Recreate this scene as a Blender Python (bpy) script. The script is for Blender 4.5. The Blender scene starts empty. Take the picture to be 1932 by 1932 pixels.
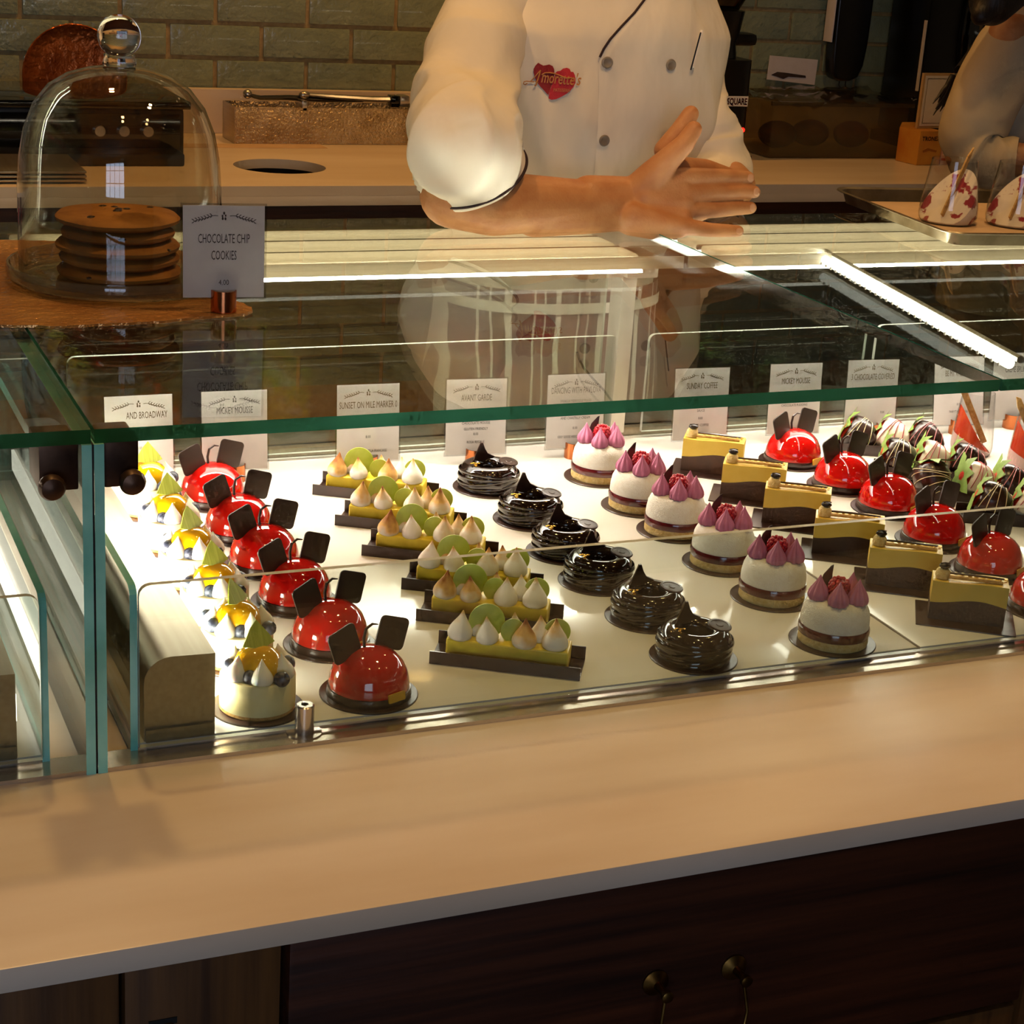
import bpy, bmesh, math, random
from mathutils import Vector, Matrix, noise
from mathutils.bvhtree import BVHTree

# ------------------------------------------------------------------ camera, world, lights, exposure
scene = bpy.context.scene
COL = scene.collection
PI = math.pi
CAM_R = Vector((0.9190379, -0.3890147, 0.0635360))
CAM_U = Vector((0.0732538, 0.3269454, 0.9421999))
CAM_F = Vector((0.3873024, 0.8612632, -0.3289720))
CAM_P = Vector((0.0, 0.0, 0.75))          # z = 0 is the top of the front ledge
FPX = 3402.67
cam_data = bpy.data.cameras.new('camera')
cam_data.sensor_width = 36.0
cam_data.lens = FPX / 1932.0 * 36.0
cam_data.clip_start = 0.02
cam = bpy.data.objects.new('camera', cam_data)
COL.objects.link(cam)
rot = Matrix((CAM_R, CAM_U, -CAM_F)).transposed()
cam.matrix_world = Matrix.Translation(CAM_P) @ rot.to_4x4()
scene.camera = cam

world = bpy.data.worlds.new('world')
scene.world = world
world.use_nodes = True
bg = world.node_tree.nodes['Background']
bg.inputs[0].default_value = (1.0, 0.72, 0.45, 1)
bg.inputs[1].default_value = 0.07

vs = scene.view_settings
vs.view_transform = 'Standard'
vs.look = 'None'
vs.gamma = 1.0
vs.use_curve_mapping = False
vs.exposure = 0.0
scene.cycles.transparent_max_bounces = 20
scene.cycles.max_bounces = 5
scene.cycles.glossy_bounces = 3
scene.cycles.diffuse_bounces = 2
scene.cycles.caustics_reflective = False
scene.cycles.caustics_refractive = False
scene.cycles.sample_clamp_indirect = 4.0
scene.cycles.use_denoising = True
scene.cycles.use_light_tree = False
scene.cycles.use_adaptive_sampling = True
scene.cycles.adaptive_threshold = 0.06
scene.cycles.adaptive_min_samples = 12

CEIL = 1.95
FLOOR = -0.82
LAMP_SPOTS = [(0.25, 0.75, 0.9), (1.15, 0.70, 0.8), (2.05, 0.75, 0.6), (0.30, 2.25, 3.6), (1.10, 1.55, 4.4), (2.1, 2.85, 2.0), (0.9, 3.70, 3.2), (1.5, 3.8, 2.2)]
WARM = (1.0, 0.59, 0.23)
for (lx, ly, lw) in LAMP_SPOTS:
    ld = bpy.data.lights.new('downlight_bulb', 'SPOT')
    ld.energy = lw * 9.0
    ld.color = WARM if ly < 3.2 else (1.0, 0.47, 0.12)
    ld.spot_size = math.radians(110)
    ld.spot_blend = 0.6
    ld.shadow_soft_size = 0.05
    lo = bpy.data.objects.new('downlight_bulb', ld)
    lo.location = (lx, ly, CEIL - 0.035)
    COL.objects.link(lo)

def ray(px, py):
    return (CAM_F * FPX + CAM_R * (px - 966) - CAM_U * (py - 966)).normalized()
def onz(px, py, z):
    d = ray(px, py); return CAM_P + d * ((z - CAM_P.z) / d.z)
def ony(px, py, Y):
    d = ray(px, py); return CAM_P + d * ((Y - CAM_P.y) / d.y)

# ------------------------------------------------------------------ materials
def lin(h):
    h = h.lstrip('#')
    o = []
    for i in (0, 2, 4):
        c = int(h[i:i + 2], 16) / 255.0
        o.append(c / 12.92 if c <= 0.04045 else ((c + 0.055) / 1.055) ** 2.4)
    return (*o, 1.0)

def mat(name, col, rough=0.5, metal=0.0, col2=None, cscale=20.0, bump=0.0, bscale=60.0, coat=0.0, sss=0.0,
        stretch=None, spec=0.5, lo=0.35, hi=0.65, detail=4.0, bdist=0.002, aniso=0.0):
    m = bpy.data.materials.new(name)
    m.use_nodes = True
    nt = m.node_tree
    p = nt.nodes['Principled BSDF']
    p.inputs['Base Color'].default_value = lin(col)
    p.inputs['Roughness'].default_value = rough
    p.inputs['Metallic'].default_value = metal
    p.inputs['Specular IOR Level'].default_value = spec
    p.inputs['Coat Weight'].default_value = coat
    p.inputs['Coat Roughness'].default_value = 0.05
    if sss > 0.22:
        p.inputs['Subsurface Weight'].default_value = sss
        p.inputs['Subsurface Radius'].default_value = (0.006, 0.004, 0.002)
        p.inputs['Subsurface Scale'].default_value = 1.0
    tc = nt.nodes.new('ShaderNodeTexCoord')
    mp = nt.nodes.new('ShaderNodeMapping')
    nt.links.new(tc.outputs['Object'], mp.inputs['Vector'])
    if stretch:
        mp.inputs['Scale'].default_value = stretch
    n = nt.nodes.new('ShaderNodeTexNoise')
    n.inputs['Scale'].default_value = cscale
    n.inputs['Detail'].default_value = detail
    nt.links.new(mp.outputs[0], n.inputs['Vector'])
    r = nt.nodes.new('ShaderNodeValToRGB')
    r.color_ramp.elements[0].position = lo
    r.color_ramp.elements[1].position = hi
    r.color_ramp.elements[0].color = lin(col)
    r.color_ramp.elements[1].color = lin(col2 or col)
    nt.links.new(n.outputs['Fac'], r.inputs[0])
    nt.links.new(r.outputs[0], p.inputs['Base Color'])
    if bump:
        b = nt.nodes.new('ShaderNodeTexNoise')
        b.inputs['Scale'].default_value = bscale
        b.inputs['Detail'].default_value = 3.0
        nt.links.new(mp.outputs[0], b.inputs['Vector'])
        bp = nt.nodes.new('ShaderNodeBump')
        bp.inputs['Strength'].default_value = bump
        bp.inputs['Distance'].default_value = bdist
        nt.links.new(b.outputs['Fac'], bp.inputs['Height'])
        nt.links.new(bp.outputs[0], p.inputs['Normal'])
    return m

def emit(name, col, strength):
    m = bpy.data.materials.new(name)
    m.use_nodes = True
    nt = m.node_tree
    nt.nodes.clear()
    o = nt.nodes.new('ShaderNodeOutputMaterial')
    e = nt.nodes.new('ShaderNodeEmission')
    e.inputs[0].default_value = lin(col)
    e.inputs[1].default_value = strength
    nt.links.new(e.outputs[0], o.inputs[0])
    return m

def glass(name, tint, ior=1.5, rough=0.0, gain=1.0, haze=0.0, hazecol='ffffff'):
    """clear sheet glass: Fresnel mix of a tinted pass-through and a mirror coat, the same for every ray"""
    m = bpy.data.materials.new(name)
    m.use_nodes = True
    nt = m.node_tree
    nt.nodes.clear()
    out = nt.nodes.new('ShaderNodeOutputMaterial')
    mix = nt.nodes.new('ShaderNodeMixShader')
    tr = nt.nodes.new('ShaderNodeBsdfTransparent')
    tr.inputs[0].default_value = lin(tint)
    gl = nt.nodes.new('ShaderNodeBsdfGlossy')
    gl.inputs['Roughness'].default_value = rough
    fr = nt.nodes.new('ShaderNodeFresnel')
    ge = nt.nodes.new('ShaderNodeNewGeometry')
    ma = nt.nodes.new('ShaderNodeMath'); ma.operation = 'MULTIPLY_ADD'
    ma.inputs[1].default_value = 1.0 / ior - ior
    ma.inputs[2].default_value = ior
    nt.links.new(ge.outputs['Backfacing'], ma.inputs[0])
    nt.links.new(ma.outputs[0], fr.inputs['IOR'])
    mu = nt.nodes.new('ShaderNodeMath'); mu.operation = 'MULTIPLY'; mu.use_clamp = True
    mu.inputs[1].default_value = gain
    nt.links.new(fr.outputs[0], mu.inputs[0])
    nt.links.new(mu.outputs[0], mix.inputs[0])
    if haze:
        hz = nt.nodes.new('ShaderNodeMixShader')
        df = nt.nodes.new('ShaderNodeBsdfDiffuse'); df.inputs[0].default_value = lin(hazecol)
        hz.inputs[0].default_value = haze
        nt.links.new(tr.outputs[0], hz.inputs[1]); nt.links.new(df.outputs[0], hz.inputs[2])
        nt.links.new(hz.outputs[0], mix.inputs[1])
    else:
        nt.links.new(tr.outputs[0], mix.inputs[1])
    nt.links.new(gl.outputs[0], mix.inputs[2])
    nt.links.new(mix.outputs[0], out.inputs[0])
    return m

def edge_glass(name, col, deep='2a6a58', lo=0.68, hi=0.9):
    """cut green edge of thick glass: glows with the light that falls through it"""
    m = bpy.data.materials.new(name)
    m.use_nodes = True
    nt = m.node_tree
    nt.nodes.clear()
    out = nt.nodes.new('ShaderNodeOutputMaterial')
    d = nt.nodes.new('ShaderNodeBsdfTransparent'); d.inputs[0].default_value = lin(deep)
    t = nt.nodes.new('ShaderNodeBsdfTranslucent'); t.inputs[0].default_value = lin(col)
    n = nt.nodes.new('ShaderNodeTexNoise'); n.inputs['Scale'].default_value = 14.0
    tc = nt.nodes.new('ShaderNodeTexCoord'); nt.links.new(tc.outputs['Object'], n.inputs['Vector'])
    a = nt.nodes.new('ShaderNodeMixShader')
    mr = nt.nodes.new('ShaderNodeMapRange'); mr.inputs[3].default_value = lo; mr.inputs[4].default_value = hi
    nt.links.new(n.outputs['Fac'], mr.inputs[0]); nt.links.new(mr.outputs[0], a.inputs[0])
    nt.links.new(d.outputs[0], a.inputs[1]); nt.links.new(t.outputs[0], a.inputs[2])
    g = nt.nodes.new('ShaderNodeBsdfGlossy'); g.inputs['Roughness'].default_value = 0.12
    b = nt.nodes.new('ShaderNodeMixShader')
    lw = nt.nodes.new('ShaderNodeFresnel'); lw.inputs[0].default_value = 1.5
    nt.links.new(lw.outputs[0], b.inputs[0]); nt.links.new(a.outputs[0], b.inputs[1]); nt.links.new(g.outputs[0], b.inputs[2])
    nt.links.new(b.outputs[0], out.inputs[0])
    return m

def wood(name, c1, c2, axis, rough=0.45):
    s = [38.0, 38.0, 38.0]; s[axis] = 1.6
    return mat(name, c1, rough, col2=c2, cscale=2.2, stretch=tuple(s), bump=0.25, bscale=2.4, lo=0.3, hi=0.7, detail=6)

# ------------------------------------------------------------------ mesh helpers
class B:
    def __init__(s): s.v = []; s.f = []; s.m = []
    def add(s, v, f, m=0):
        o = len(s.v); s.v += [Vector(x) for x in v]; s.f += [tuple(i + o for i in q) for q in f]; s.m += [m] * len(f); return s
    def box(s, x0, x1, y0, y1, z0, z1, m=0):
        return s.add([(x0,y0,z0),(x1,y0,z0),(x1,y1,z0),(x0,y1,z0),(x0,y0,z1),(x1,y0,z1),(x1,y1,z1),(x0,y1,z1)],
                     [(0,3,2,1),(4,5,6,7),(0,1,5,4),(1,2,6,5),(2,3,7,6),(3,0,4,7)], m)
    def lathe(s, prof, n=24, c=(0,0,0), rmod=None, m=0, mt=None):
        rings = []; V = []; F = []
        for i, (r, z) in enumerate(prof):
            if r < 1e-6:
                rings.append([len(V)]); V.append(Vector((0, 0, z)))
            else:
                k = []
                for j in range(n):
                    a = 2 * PI * j / n
                    q = r * (rmod(a, i) if rmod else 1.0)
                    k.append(len(V)); V.append(Vector((q * math.cos(a), q * math.sin(a), z)))
                rings.append(k)
        for a, b in zip(rings, rings[1:]):
            if len(a) == 1 and len(b) == 1: continue
            for j in range(n):
                k = (j + 1) % n
                if len(a) == 1: F.append((a[0], b[k], b[j]))
                elif len(b) == 1: F.append((a[j], a[k], b[0]))
                else: F.append((a[j], a[k], b[k], b[j]))
        if mt: V = [mt @ x for x in V]
        c = Vector(c)
        return s.add([x + c for x in V], F, m)
    def tube(s, path, rad, n=8, m=0, flat=1.0, up=None, closed=False, caps=True):
        P = [Vector(p) for p in path]; N = len(P)
        R = rad if isinstance(rad, (list, tuple)) else [rad] * N
        V = []; F = []
        t0 = (P[1] - P[0]).normalized()
        ref = Vector(up) if up else (Vector((0, 0, 1)) if abs(t0.z) < 0.9 else Vector((1, 0, 0)))
        nx = (ref - t0 * ref.dot(t0)).normalized()
        for i in range(N):
            if closed: t = (P[(i + 1) % N] - P[i - 1])
            else: t = P[min(i + 1, N - 1)] - P[max(i - 1, 0)]
            t = t.normalized() if t.length > 1e-9 else t0
            nx = nx - t * nx.dot(t)
            nx = nx.normalized() if nx.length > 1e-9 else Vector((0, 0, 1))
            by = t.cross(nx)
            for j in range(n):
                a = 2 * PI * j / n
                V.append(P[i] + nx * (R[i] * math.cos(a)) + by * (R[i] * flat * math.sin(a)))
        for i in range(N - 1 + (1 if closed else 0)):
            a = i * n; b = ((i + 1) % N) * n
            for j in range(n):
                k = (j + 1) % n
                F.append((a + j, a + k, b + k, b + j))
        if caps and not closed:
            F.append(tuple(range(n - 1, -1, -1))); F.append(tuple((N - 1) * n + j for j in range(n)))
        return s.add(V, F, m)
    def ball(s, c, r, n=12, k=8, sc=(1, 1, 1), m=0, mt=None):
        prof = [(r * math.sin(PI * i / k) if 0 < i < k else 0.0, -r * math.cos(PI * i / k)) for i in range(k + 1)]
        M = Matrix.Diagonal((*sc, 1)) if mt is None else mt @ Matrix.Diagonal((*sc, 1))
        return s.lathe(prof, n, c, m=m, mt=M)
    def prism(s, poly, a, b, axis='z', m=0):
        n = len(poly)
        def P(u, v, w):
            return (u, v, w) if axis == 'z' else ((u, w, v) if axis == 'y' else (w, u, v))
        V = [P(u, v, a) for u, v in poly] + [P(u, v, b) for u, v in poly]
        F = [tuple(range(n - 1, -1, -1)), tuple(range(n, 2 * n))] + [(i, (i + 1) % n, n + (i + 1) % n, n + i) for i in range(n)]
        return s.add(V, F, m)
    def xf(s, M):
        s.v = [M @ x for x in s.v]; return s
    def mesh(s, name, smooth=40, bevel=0.0, seg=2, fix=True):
        me = bpy.data.meshes.new(name)
        me.from_pydata([tuple(x) for x in s.v], [], s.f)
        me.polygons.foreach_set('material_index', s.m)
        bm = bmesh.new(); bm.from_mesh(me)
        if fix: bmesh.ops.recalc_face_normals(bm, faces=bm.faces)
        if bevel:
            bmesh.ops.bevel(bm, geom=[e for e in bm.edges if e.is_manifold and e.calc_face_angle(0) > 0.6], offset=bevel, segments=seg, profile=0.6, affect='EDGES', clamp_overlap=True)
        bm.to_mesh(me); bm.free()
        if smooth:
            me.polygons.foreach_set('use_smooth', [True] * len(me.polygons))
            me.set_sharp_from_angle(angle=math.radians(smooth))
        me.update()
        return me

def link(name, data, mats=None, parent=None, loc=(0, 0, 0), rot=(0, 0, 0), scale=None):
    o = bpy.data.objects.new(name, data)
    COL.objects.link(o)
    if data is not None and mats is not None and len(data.materials) == 0:
        for m in (mats if isinstance(mats, (list, tuple)) else [mats]): data.materials.append(m)
    o.location = loc; o.rotation_euler = rot
    if scale: o.scale = scale
    if parent: o.parent = parent
    return o

def obj(name, b, mats, parent=None, loc=(0, 0, 0), rot=(0, 0, 0), smooth=40, bevel=0.0, seg=2, fix=True):
    return link(name, b.mesh(name, smooth, bevel, seg, fix), mats, parent, loc, rot)

def tag(o, label=None, cat=None, group=None, kind=None):
    if label: o['label'] = label
    if cat: o['category'] = cat
    if group: o['group'] = group
    if kind: o['kind'] = kind
    return o

def thing(name, label, cat, loc=(0, 0, 0), rz=0.0, group=None):
    o = bpy.data.objects.new(name, None)
    o.empty_display_size = 0.02
    COL.objects.link(o)
    o.location = loc; o.rotation_euler = (0, 0, rz)
    return tag(o, label, cat, group)

def dup(root, loc, rz, label):
    r = root.copy(); COL.objects.link(r)
    r.location = loc; r.rotation_euler = (0, 0, rz); r['label'] = label
    for ch in list(root.children):
        c = ch.copy(); COL.objects.link(c); c.parent = r
        for g in list(ch.children):
            d = g.copy(); COL.objects.link(d); d.parent = c
    return r

def text_mesh(s, size, shear=0.0, align='CENTER', xs=1.0, ext=0.0002, offset=0.0):
    cu = bpy.data.curves.new('lettering', 'FONT')
    cu.body = s; cu.size = size; cu.shear = shear; cu.align_x = align; cu.extrude = ext; cu.resolution_u = 2; cu.offset = offset
    o = bpy.data.objects.new('lettering', cu); COL.objects.link(o)
    bpy.context.view_layer.update()
    me = bpy.data.meshes.new_from_object(o.evaluated_get(bpy.context.evaluated_depsgraph_get()))
    bpy.data.objects.remove(o); bpy.data.curves.remove(cu)
    vs = [Vector((v.co.x * xs, v.co.y, v.co.z)) for v in me.vertices]
    fs = [tuple(p.vertices) for p in me.polygons]
    bpy.data.meshes.remove(me)
    return vs, fs

# ------------------------------------------------------------------ shared materials
M_STONE = mat('cream_quartz', 'efdec8', 0.30, col2='e2cdb2', cscale=2.5, stretch=(1, 4, 4), detail=8)
M_DARKWOOD = wood('dark_oak_grain_across', '2c160c', '5a2e18', 0)
M_DARKWOODV = wood('dark_oak_grain_upright', '4a2e16', '7a5026', 2)
M_BRASS = mat('aged_brass', '8a6a35', 0.35, 1.0, col2='6a4a20', cscale=40)
M_STEEL = mat('brushed_steel', 'b5a994', 0.3, 0.9, col2='aa9e89', cscale=6, stretch=(30, 1, 30))
M_POLISH = mat('polished_steel', 'd8cfbf', 0.2, 0.75, col2='c5b9a4', cscale=10)
M_ALU = mat('pale_anodised_track', 'efe6d6', 0.35, 0.25, col2='c9bea8', cscale=8, stretch=(1, 30, 30), bump=0.3, bscale=6)
def acrylic(name, col):
    m = mat(name, col, 0.18, col2='d8ccb4', cscale=8, stretch=(1, 40, 40), bump=0.35, bscale=5)
    nt = m.node_tree
    p = nt.nodes['Principled BSDF']; o = nt.nodes['Material Output']
    t = nt.nodes.new('ShaderNodeBsdfTranslucent'); t.inputs[0].default_value = lin('f4ead6')
    x = nt.nodes.new('ShaderNodeMixShader'); x.inputs[0].default_value = 0.5
    nt.links.new(p.outputs[0], x.inputs[1]); nt.links.new(t.outputs[0], x.inputs[2]); nt.links.new(x.outputs[0], o.inputs[0])
    return m
M_RAIL = acrylic('frosted_acrylic_rail', 'f2e9d8')
M_DECK = mat('white_deck_acrylic', 'efeae0', 0.16, col2='e8e2d6', cscale=4, coat=0.4)
M_GLASS = glass('clear_case_glass', 'f2f8f5')
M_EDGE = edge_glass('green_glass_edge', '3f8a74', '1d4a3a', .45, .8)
M_EDGE3 = mat('lit_aqua_glass_edge', '9fe8da', 0.15, col2='6fc2b4', cscale=12, coat=0.3)  # brighter copy of the glass edge; light gathered inside is put into the colour
M_EDGE2 = mat('polished_pale_glass_edge', 'd5d6c8', 0.2, col2='c4c6b6', cscale=20)
M_BRONZE = mat('dark_bronze_clamp', '5c4230', 0.42, 0.7, col2='38261b', cscale=30)
M_LED = emit('white_led', 'fff3e0', 60.0)
M_LED3 = emit('soft_led', 'fff3e0', 5.0)
M_RAILFILL = emit('rail_fill_glow', 'fff3e0', 7.0)  # glow of the panels added under the rails
M_LED2 = emit('rear_led', 'fff3e0', 80.0)
M_BLACKGASKET = mat('dark_gap', '14110d', 0.7)
M_GROUT = mat('grey_green_grout', 'bba474', 0.85, col2='a89060', cscale=60, bump=0.3, bscale=200)
M_TILE = mat('green_glazed_tile', '89957a', 0.22, col2='a0ab8a', cscale=9, bump=0.8, bscale=75, coat=0.5, bdist=0.004)
M_FLOOR = mat('dark_floor_tile', '2b2019', 0.5, col2='37291f', cscale=5)
M_PLASTER = mat('warm_ceiling_plaster', '8a7660', 0.9, col2='806c56', cscale=5)
M_BLACK = mat('black_plastic', '0b0a09', 0.3, col2='12100e', cscale=30)
M_BLACKGLOSS = mat('black_gloss', '060606', 0.08, col2='0a0a0a', cscale=10, coat=0.5)
M_HAMMER = mat('hammered_steel', 'd6c29c', 0.25, 0.7, col2='b8a178', cscale=20, bump=1.0, bscale=150, bdist=0.008)
M_CHROME = mat('chrome', 'e2dacd', 0.22, 0.85, col2='c2b8a8', cscale=10)
M_COPPER = mat('polished_copper', 'e08a58', 0.2, 1.0, col2='c46f42', cscale=18, bump=0.1, bscale=60)
M_HCOPPER = mat('hammered_copper', 'c26a30', 0.3, 0.7, col2='8d4418', cscale=14, bump=0.9, bscale=60, bdist=0.005)
M_CARD = mat('white_card_paper', 'f4ebe2', 0.55, col2='efe4da', cscale=40)
M_INK = mat('brown_ink', '4a3a30', 0.7, col2='3e3028', cscale=60)
M_SLEEVE = glass('clear_plastic_sleeve', 'f6f6f6', 1.45, 0.08)

# ------------------------------------------------------------------ setting: floor, back wall, ceiling
tag(obj('floor', B().box(-4.2, 5.5, -3.1, 4.4, FLOOR - 0.05, FLOOR), M_FLOOR), 'dark brown floor behind and below the counters', kind='structure')
WALL_Y = 4.25
tag(obj('ceiling', B().box(-4.2, 5.5, -3.1, 4.4, CEIL, CEIL + 0.05), M_PLASTER), 'plain warm plaster ceiling with downlights', kind='structure')
wall = tag(obj('wall_back', B().box(-2.5, 5.0, WALL_Y, WALL_Y + 0.12, FLOOR, CEIL), M_GROUT), 'back wall of green glazed brick tiles', kind='structure')
TW, TH = 0.221, 0.0795
tile_me = [B().box(-TW / 2 + .005, TW / 2 - .005, -.005, .004, -TH / 2 + .005, TH / 2 - .005).mesh('tile', 40, 0.0025) for _ in range(1)]
tile_me[0].materials.append(M_TILE)
rnd = random.Random(3)
Z_T0 = 0.2395
for r_ in range(11):
    for c_ in range(21):
        x = -0.934 + c_ * TW + (TW / 2 if r_ % 2 else 0) + 0.128
        o = link('tile', tile_me[0], None, wall, (x, WALL_Y - rnd.uniform(.0, .0025), Z_T0 + TH * (r_ + .5)), (rnd.uniform(-.012, .012), 0, rnd.uniform(-.008, .008)))
# ceiling downlights (fixtures around the bulbs set up at the top)
M_LAMPRING = mat('brass_lamp_ring', '7a5a30', 0.3, 1.0)
M_LAMPGLOW = emit('warm_lamp_disc', 'ffd9a0', 3.0)
spot_words = ['over the near end of the front ledge', 'over the middle of the front ledge', 'over the far end of the front ledge',
              'over the domed cookies', 'over the pastry case', 'over the person in the pale shirt', 'over the hammered box', 'over the back counter hole side']
for (lx, ly, lw), w_ in zip(LAMP_SPOTS, spot_words):
    t = thing('ceiling_lamp', 'small round brass downlight ' + w_, 'lamp', (lx, ly, CEIL), 0, 'ceiling downlights')
    obj('ring', B().lathe([(0.05, 0), (0.062, 0), (0.062, -.012), (0.05, -.012), (0.05, 0)], 24), M_LAMPRING, t)
    obj('bulb_disc', B().lathe([(0, -.004), (0.049, -.004), (0.049, -.001), (0, -.001)], 24), M_LAMPGLOW, t)

# ------------------------------------------------------------------ front ledge and cabinet
XL, XR = -1.6, 4.2
ct = thing('front_counter', 'long cream stone ledge running along the front of the glass case', 'counter', (0, 1.13, 0))
ct.location = (0, 0, 0)
obj('stone_slab', B().box(XL, XR, 1.137, 2.36, -0.0205, 0.0), M_STONE, ct, bevel=0.0015)
cab = thing('front_cabinet', 'dark stained oak cabinet with drawers under the stone ledge', 'cabinet', (0, 0, 0))
obj('body', B().box(XL, XR, 1.19, 2.30, FLOOR, -0.021), M_DARKWOODV, cab)
ZT, ZB = -0.024, -0.245
def handle(parent, x, z, y):
    h = obj('handle', B().tube([(x - .039, y - .02, z - .004), (x - .043, y - .024, z - .03), (x - .04, y - .026, z - .052), (x - .03, y - .027, z - .055),
            (x, y - .028, z - .052), (x + .03, y - .027, z - .055), (x + .04, y - .026, z - .05), (x + .043, y - .024, z - .03), (x + .039, y - .02, z - .004)], 0.0017, 8), M_BRASS, parent)
    tag(h, 'thin brass bail pull')
    for sx in (-.039, .039):
        obj('rosette', B().lathe([(0, 0), (.0125, 0), (.0125, .002), (.009, .004), (.004, .006), (.0035, .018), (.0055, .021), (.0055, .025), (0, .028)], 20, mt=Matrix.Rotation(PI / 2, 4, 'X')).xf(Matrix.Translation((x + sx, y, z))), M_BRASS, h)
    obj('knop', B().ball((x, y - .028, z - .052), .0035, 10, 6), M_BRASS, h)
for (x0, x1, pull) in ((-1.2, -.02, None), (.36, 1.10, .729), (1.36, 2.5, 1.9), (2.56, 3.7, 3.1)):
    d = obj('drawer', B().box(x0, x1, 1.166, 1.195, ZB, ZT), M_DARKWOOD, cab, bevel=0.003)
    if pull: handle(d, pull, -0.141, 1.166)
    obj('door', B().box(x0, x1, 1.17, 1.195, FLOOR + .1, ZB - .008), M_DARKWOODV, cab, bevel=0.003)
for (x0, x1) in ((.118, .228), (.232, .354), (1.105, 1.355), (-.015, .113), (2.505, 2.555)):
    obj('stile', B().box(x0, x1, 1.168, 1.195, FLOOR + .02, ZT), M_DARKWOODV, cab, bevel=0.002)
pg = obj('peg', B().box(.252, .269, 1.163, 1.17, -.118, -.092), M_DARKWOODV, cab, bevel=0.002)
obj('peg_slot', B().box(.250, .272, 1.1672, 1.1685, -.0935, -.088), M_BLACKGASKET, cab)

# ------------------------------------------------------------------ glass pastry case, three modules
def pane(name, x0, x1, y0, y1, z0, z1, parent, rnd_=0.0, gm=None, em=None):
    """sheet glass: two big clear faces and green cut edges; optional rounded upper corners"""
    d = [x1 - x0, y1 - y0, z1 - z0]
    ax = d.index(min(d))
    b = B()
    if rnd_ and ax == 1:
        poly = [(x0, z0), (x1, z0)]
        for k in range(5): a = k / 4 * PI / 2; poly.append((x1 - rnd_ + rnd_ * math.cos(a), z1 - rnd_ + rnd_ * math.sin(a)))
        for k in range(5): a = PI / 2 + k / 4 * PI / 2; poly.append((x0 + rnd_ + rnd_ * math.cos(a), z1 - rnd_ + rnd_ * math.sin(a)))
        b.prism(poly, y0, y1, 'y')
    elif rnd_ and ax == 0:
        poly = [(y0, z0), (y1, z0), (y1, z1)]
        for k in range(5): a = PI / 2 + k / 4 * PI / 2; poly.append((y0 + rnd_ + rnd_ * math.cos(a), z1 - rnd_ + rnd_ * math.sin(a)))
        b.prism(poly, x0, x1, 'x')
    else:
        b.box(x0, x1, y0, y1, z0, z1)
    me = b.mesh(name, 0)
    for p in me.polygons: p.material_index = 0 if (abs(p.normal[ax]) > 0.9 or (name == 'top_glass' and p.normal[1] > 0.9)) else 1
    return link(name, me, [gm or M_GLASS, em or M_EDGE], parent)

ZG0, ZG1 = 0.2995, 0.3115          # top glass
YF, YB = 1.410, 2.295
ZD = 0.008                         # deck surface
XM0, XM1 = 0.258, 1.161
M_WHITEMETAL = mat('white_frame_metal', 'd9d2c2', 0.35, 0.6, col2='cac2b0', cscale=20)

def module(name, label, x0, x1, lights_left, group='glass pastry case modules'):
    t = thing(name, label, 'display case', (0, 0, 0), 0, group)
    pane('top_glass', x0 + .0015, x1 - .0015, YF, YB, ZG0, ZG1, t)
    obj('base_strip', B().box(x0, x1, YF + .001, YF + .032, 0.0, 0.004), M_POLISH, t)
    obj('rear_sill', B().box(x0, x1, 2.215, 2.30, 0.0, 0.02), M_STEEL, t, bevel=0.002)
    for k, yy in enumerate((2.095, 2.165, 2.235)):
        n_ = obj('track_rail', B().box(x0 + .06, x1 - .06, yy, yy + .052, ZG0 - .012, ZG0 - .001), M_RAIL, t, bevel=0.005, seg=3)
        obj('groove_lip', B().tube([(x0 + .06, yy + .06, ZG0 - .006), (x1 - .06, yy + .06, ZG0 - .006)], .0038, 8), M_BRONZE, n_)
    obj('track_lip', B().box(x0 + .004, x1 - .004, 2.074, 2.078, ZG0 - .0165, ZG0 - .001), M_RAIL, t)
    return t

mid = module('display_case', 'middle glass pastry case holding six rows of small cakes', XM0, XM1, True)
lef = module('display_case', 'glass pastry case module under the cookie dome, cut by the picture edge', -0.75, XM0, True)
rig = module('display_case', 'glass pastry case module with strawberries and the pan on top', XM1, 2.15, False)

# decks
obj('deck_panel', B().box(.297, 1.133, YF + .033, 2.214, 0.0, ZD), M_DECK, mid, bevel=0.0008)
obj('deck_panel', B().box(1.137, 2.15, YF + .033, 2.214, 0.0, ZD), M_DECK, rig, bevel=0.0008)
obj('deck_panel', B().box(-.74, .217, YF + .033, 2.214, 0.0, ZD), M_DECK, lef, bevel=0.0008)
obj('deck_seam', B().box(1.1331, 1.1369, YF + .033, 2.214, 0.0, ZD - .0015), mat('brown_seam', '5a4632', .5), mid)

# end panels and inner side panels
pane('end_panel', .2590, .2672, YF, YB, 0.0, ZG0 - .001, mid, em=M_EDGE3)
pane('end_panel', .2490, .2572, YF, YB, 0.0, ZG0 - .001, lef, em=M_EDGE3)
obj('gasket', B().box(.2573, .2589, YF + .001, YB, 0.0, ZG0 - .001), M_BLACKGASKET, lef)
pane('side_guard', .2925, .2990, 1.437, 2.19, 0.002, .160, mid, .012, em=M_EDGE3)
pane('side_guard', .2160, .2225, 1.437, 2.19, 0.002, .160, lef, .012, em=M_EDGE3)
# low front and rear guards
pane('front_guard', .2995, 2.05, 1.432, 1.438, ZD + .0005, .1625, mid, .010, em=M_EDGE2)
pane('front_guard', -.70, .2155, 1.432, 1.438, ZD + .0005, .1625, lef, .010, em=M_EDGE2)
for (a, b_, par) in ((.372, 1.133, mid), (1.183, 1.548, rig), (1.566, 2.1, rig), (-.70, .352, lef)):
    pane('rear_guard', a, b_, 2.197, 2.203, .018, .1615, par, .010, em=M_EDGE2)
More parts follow.
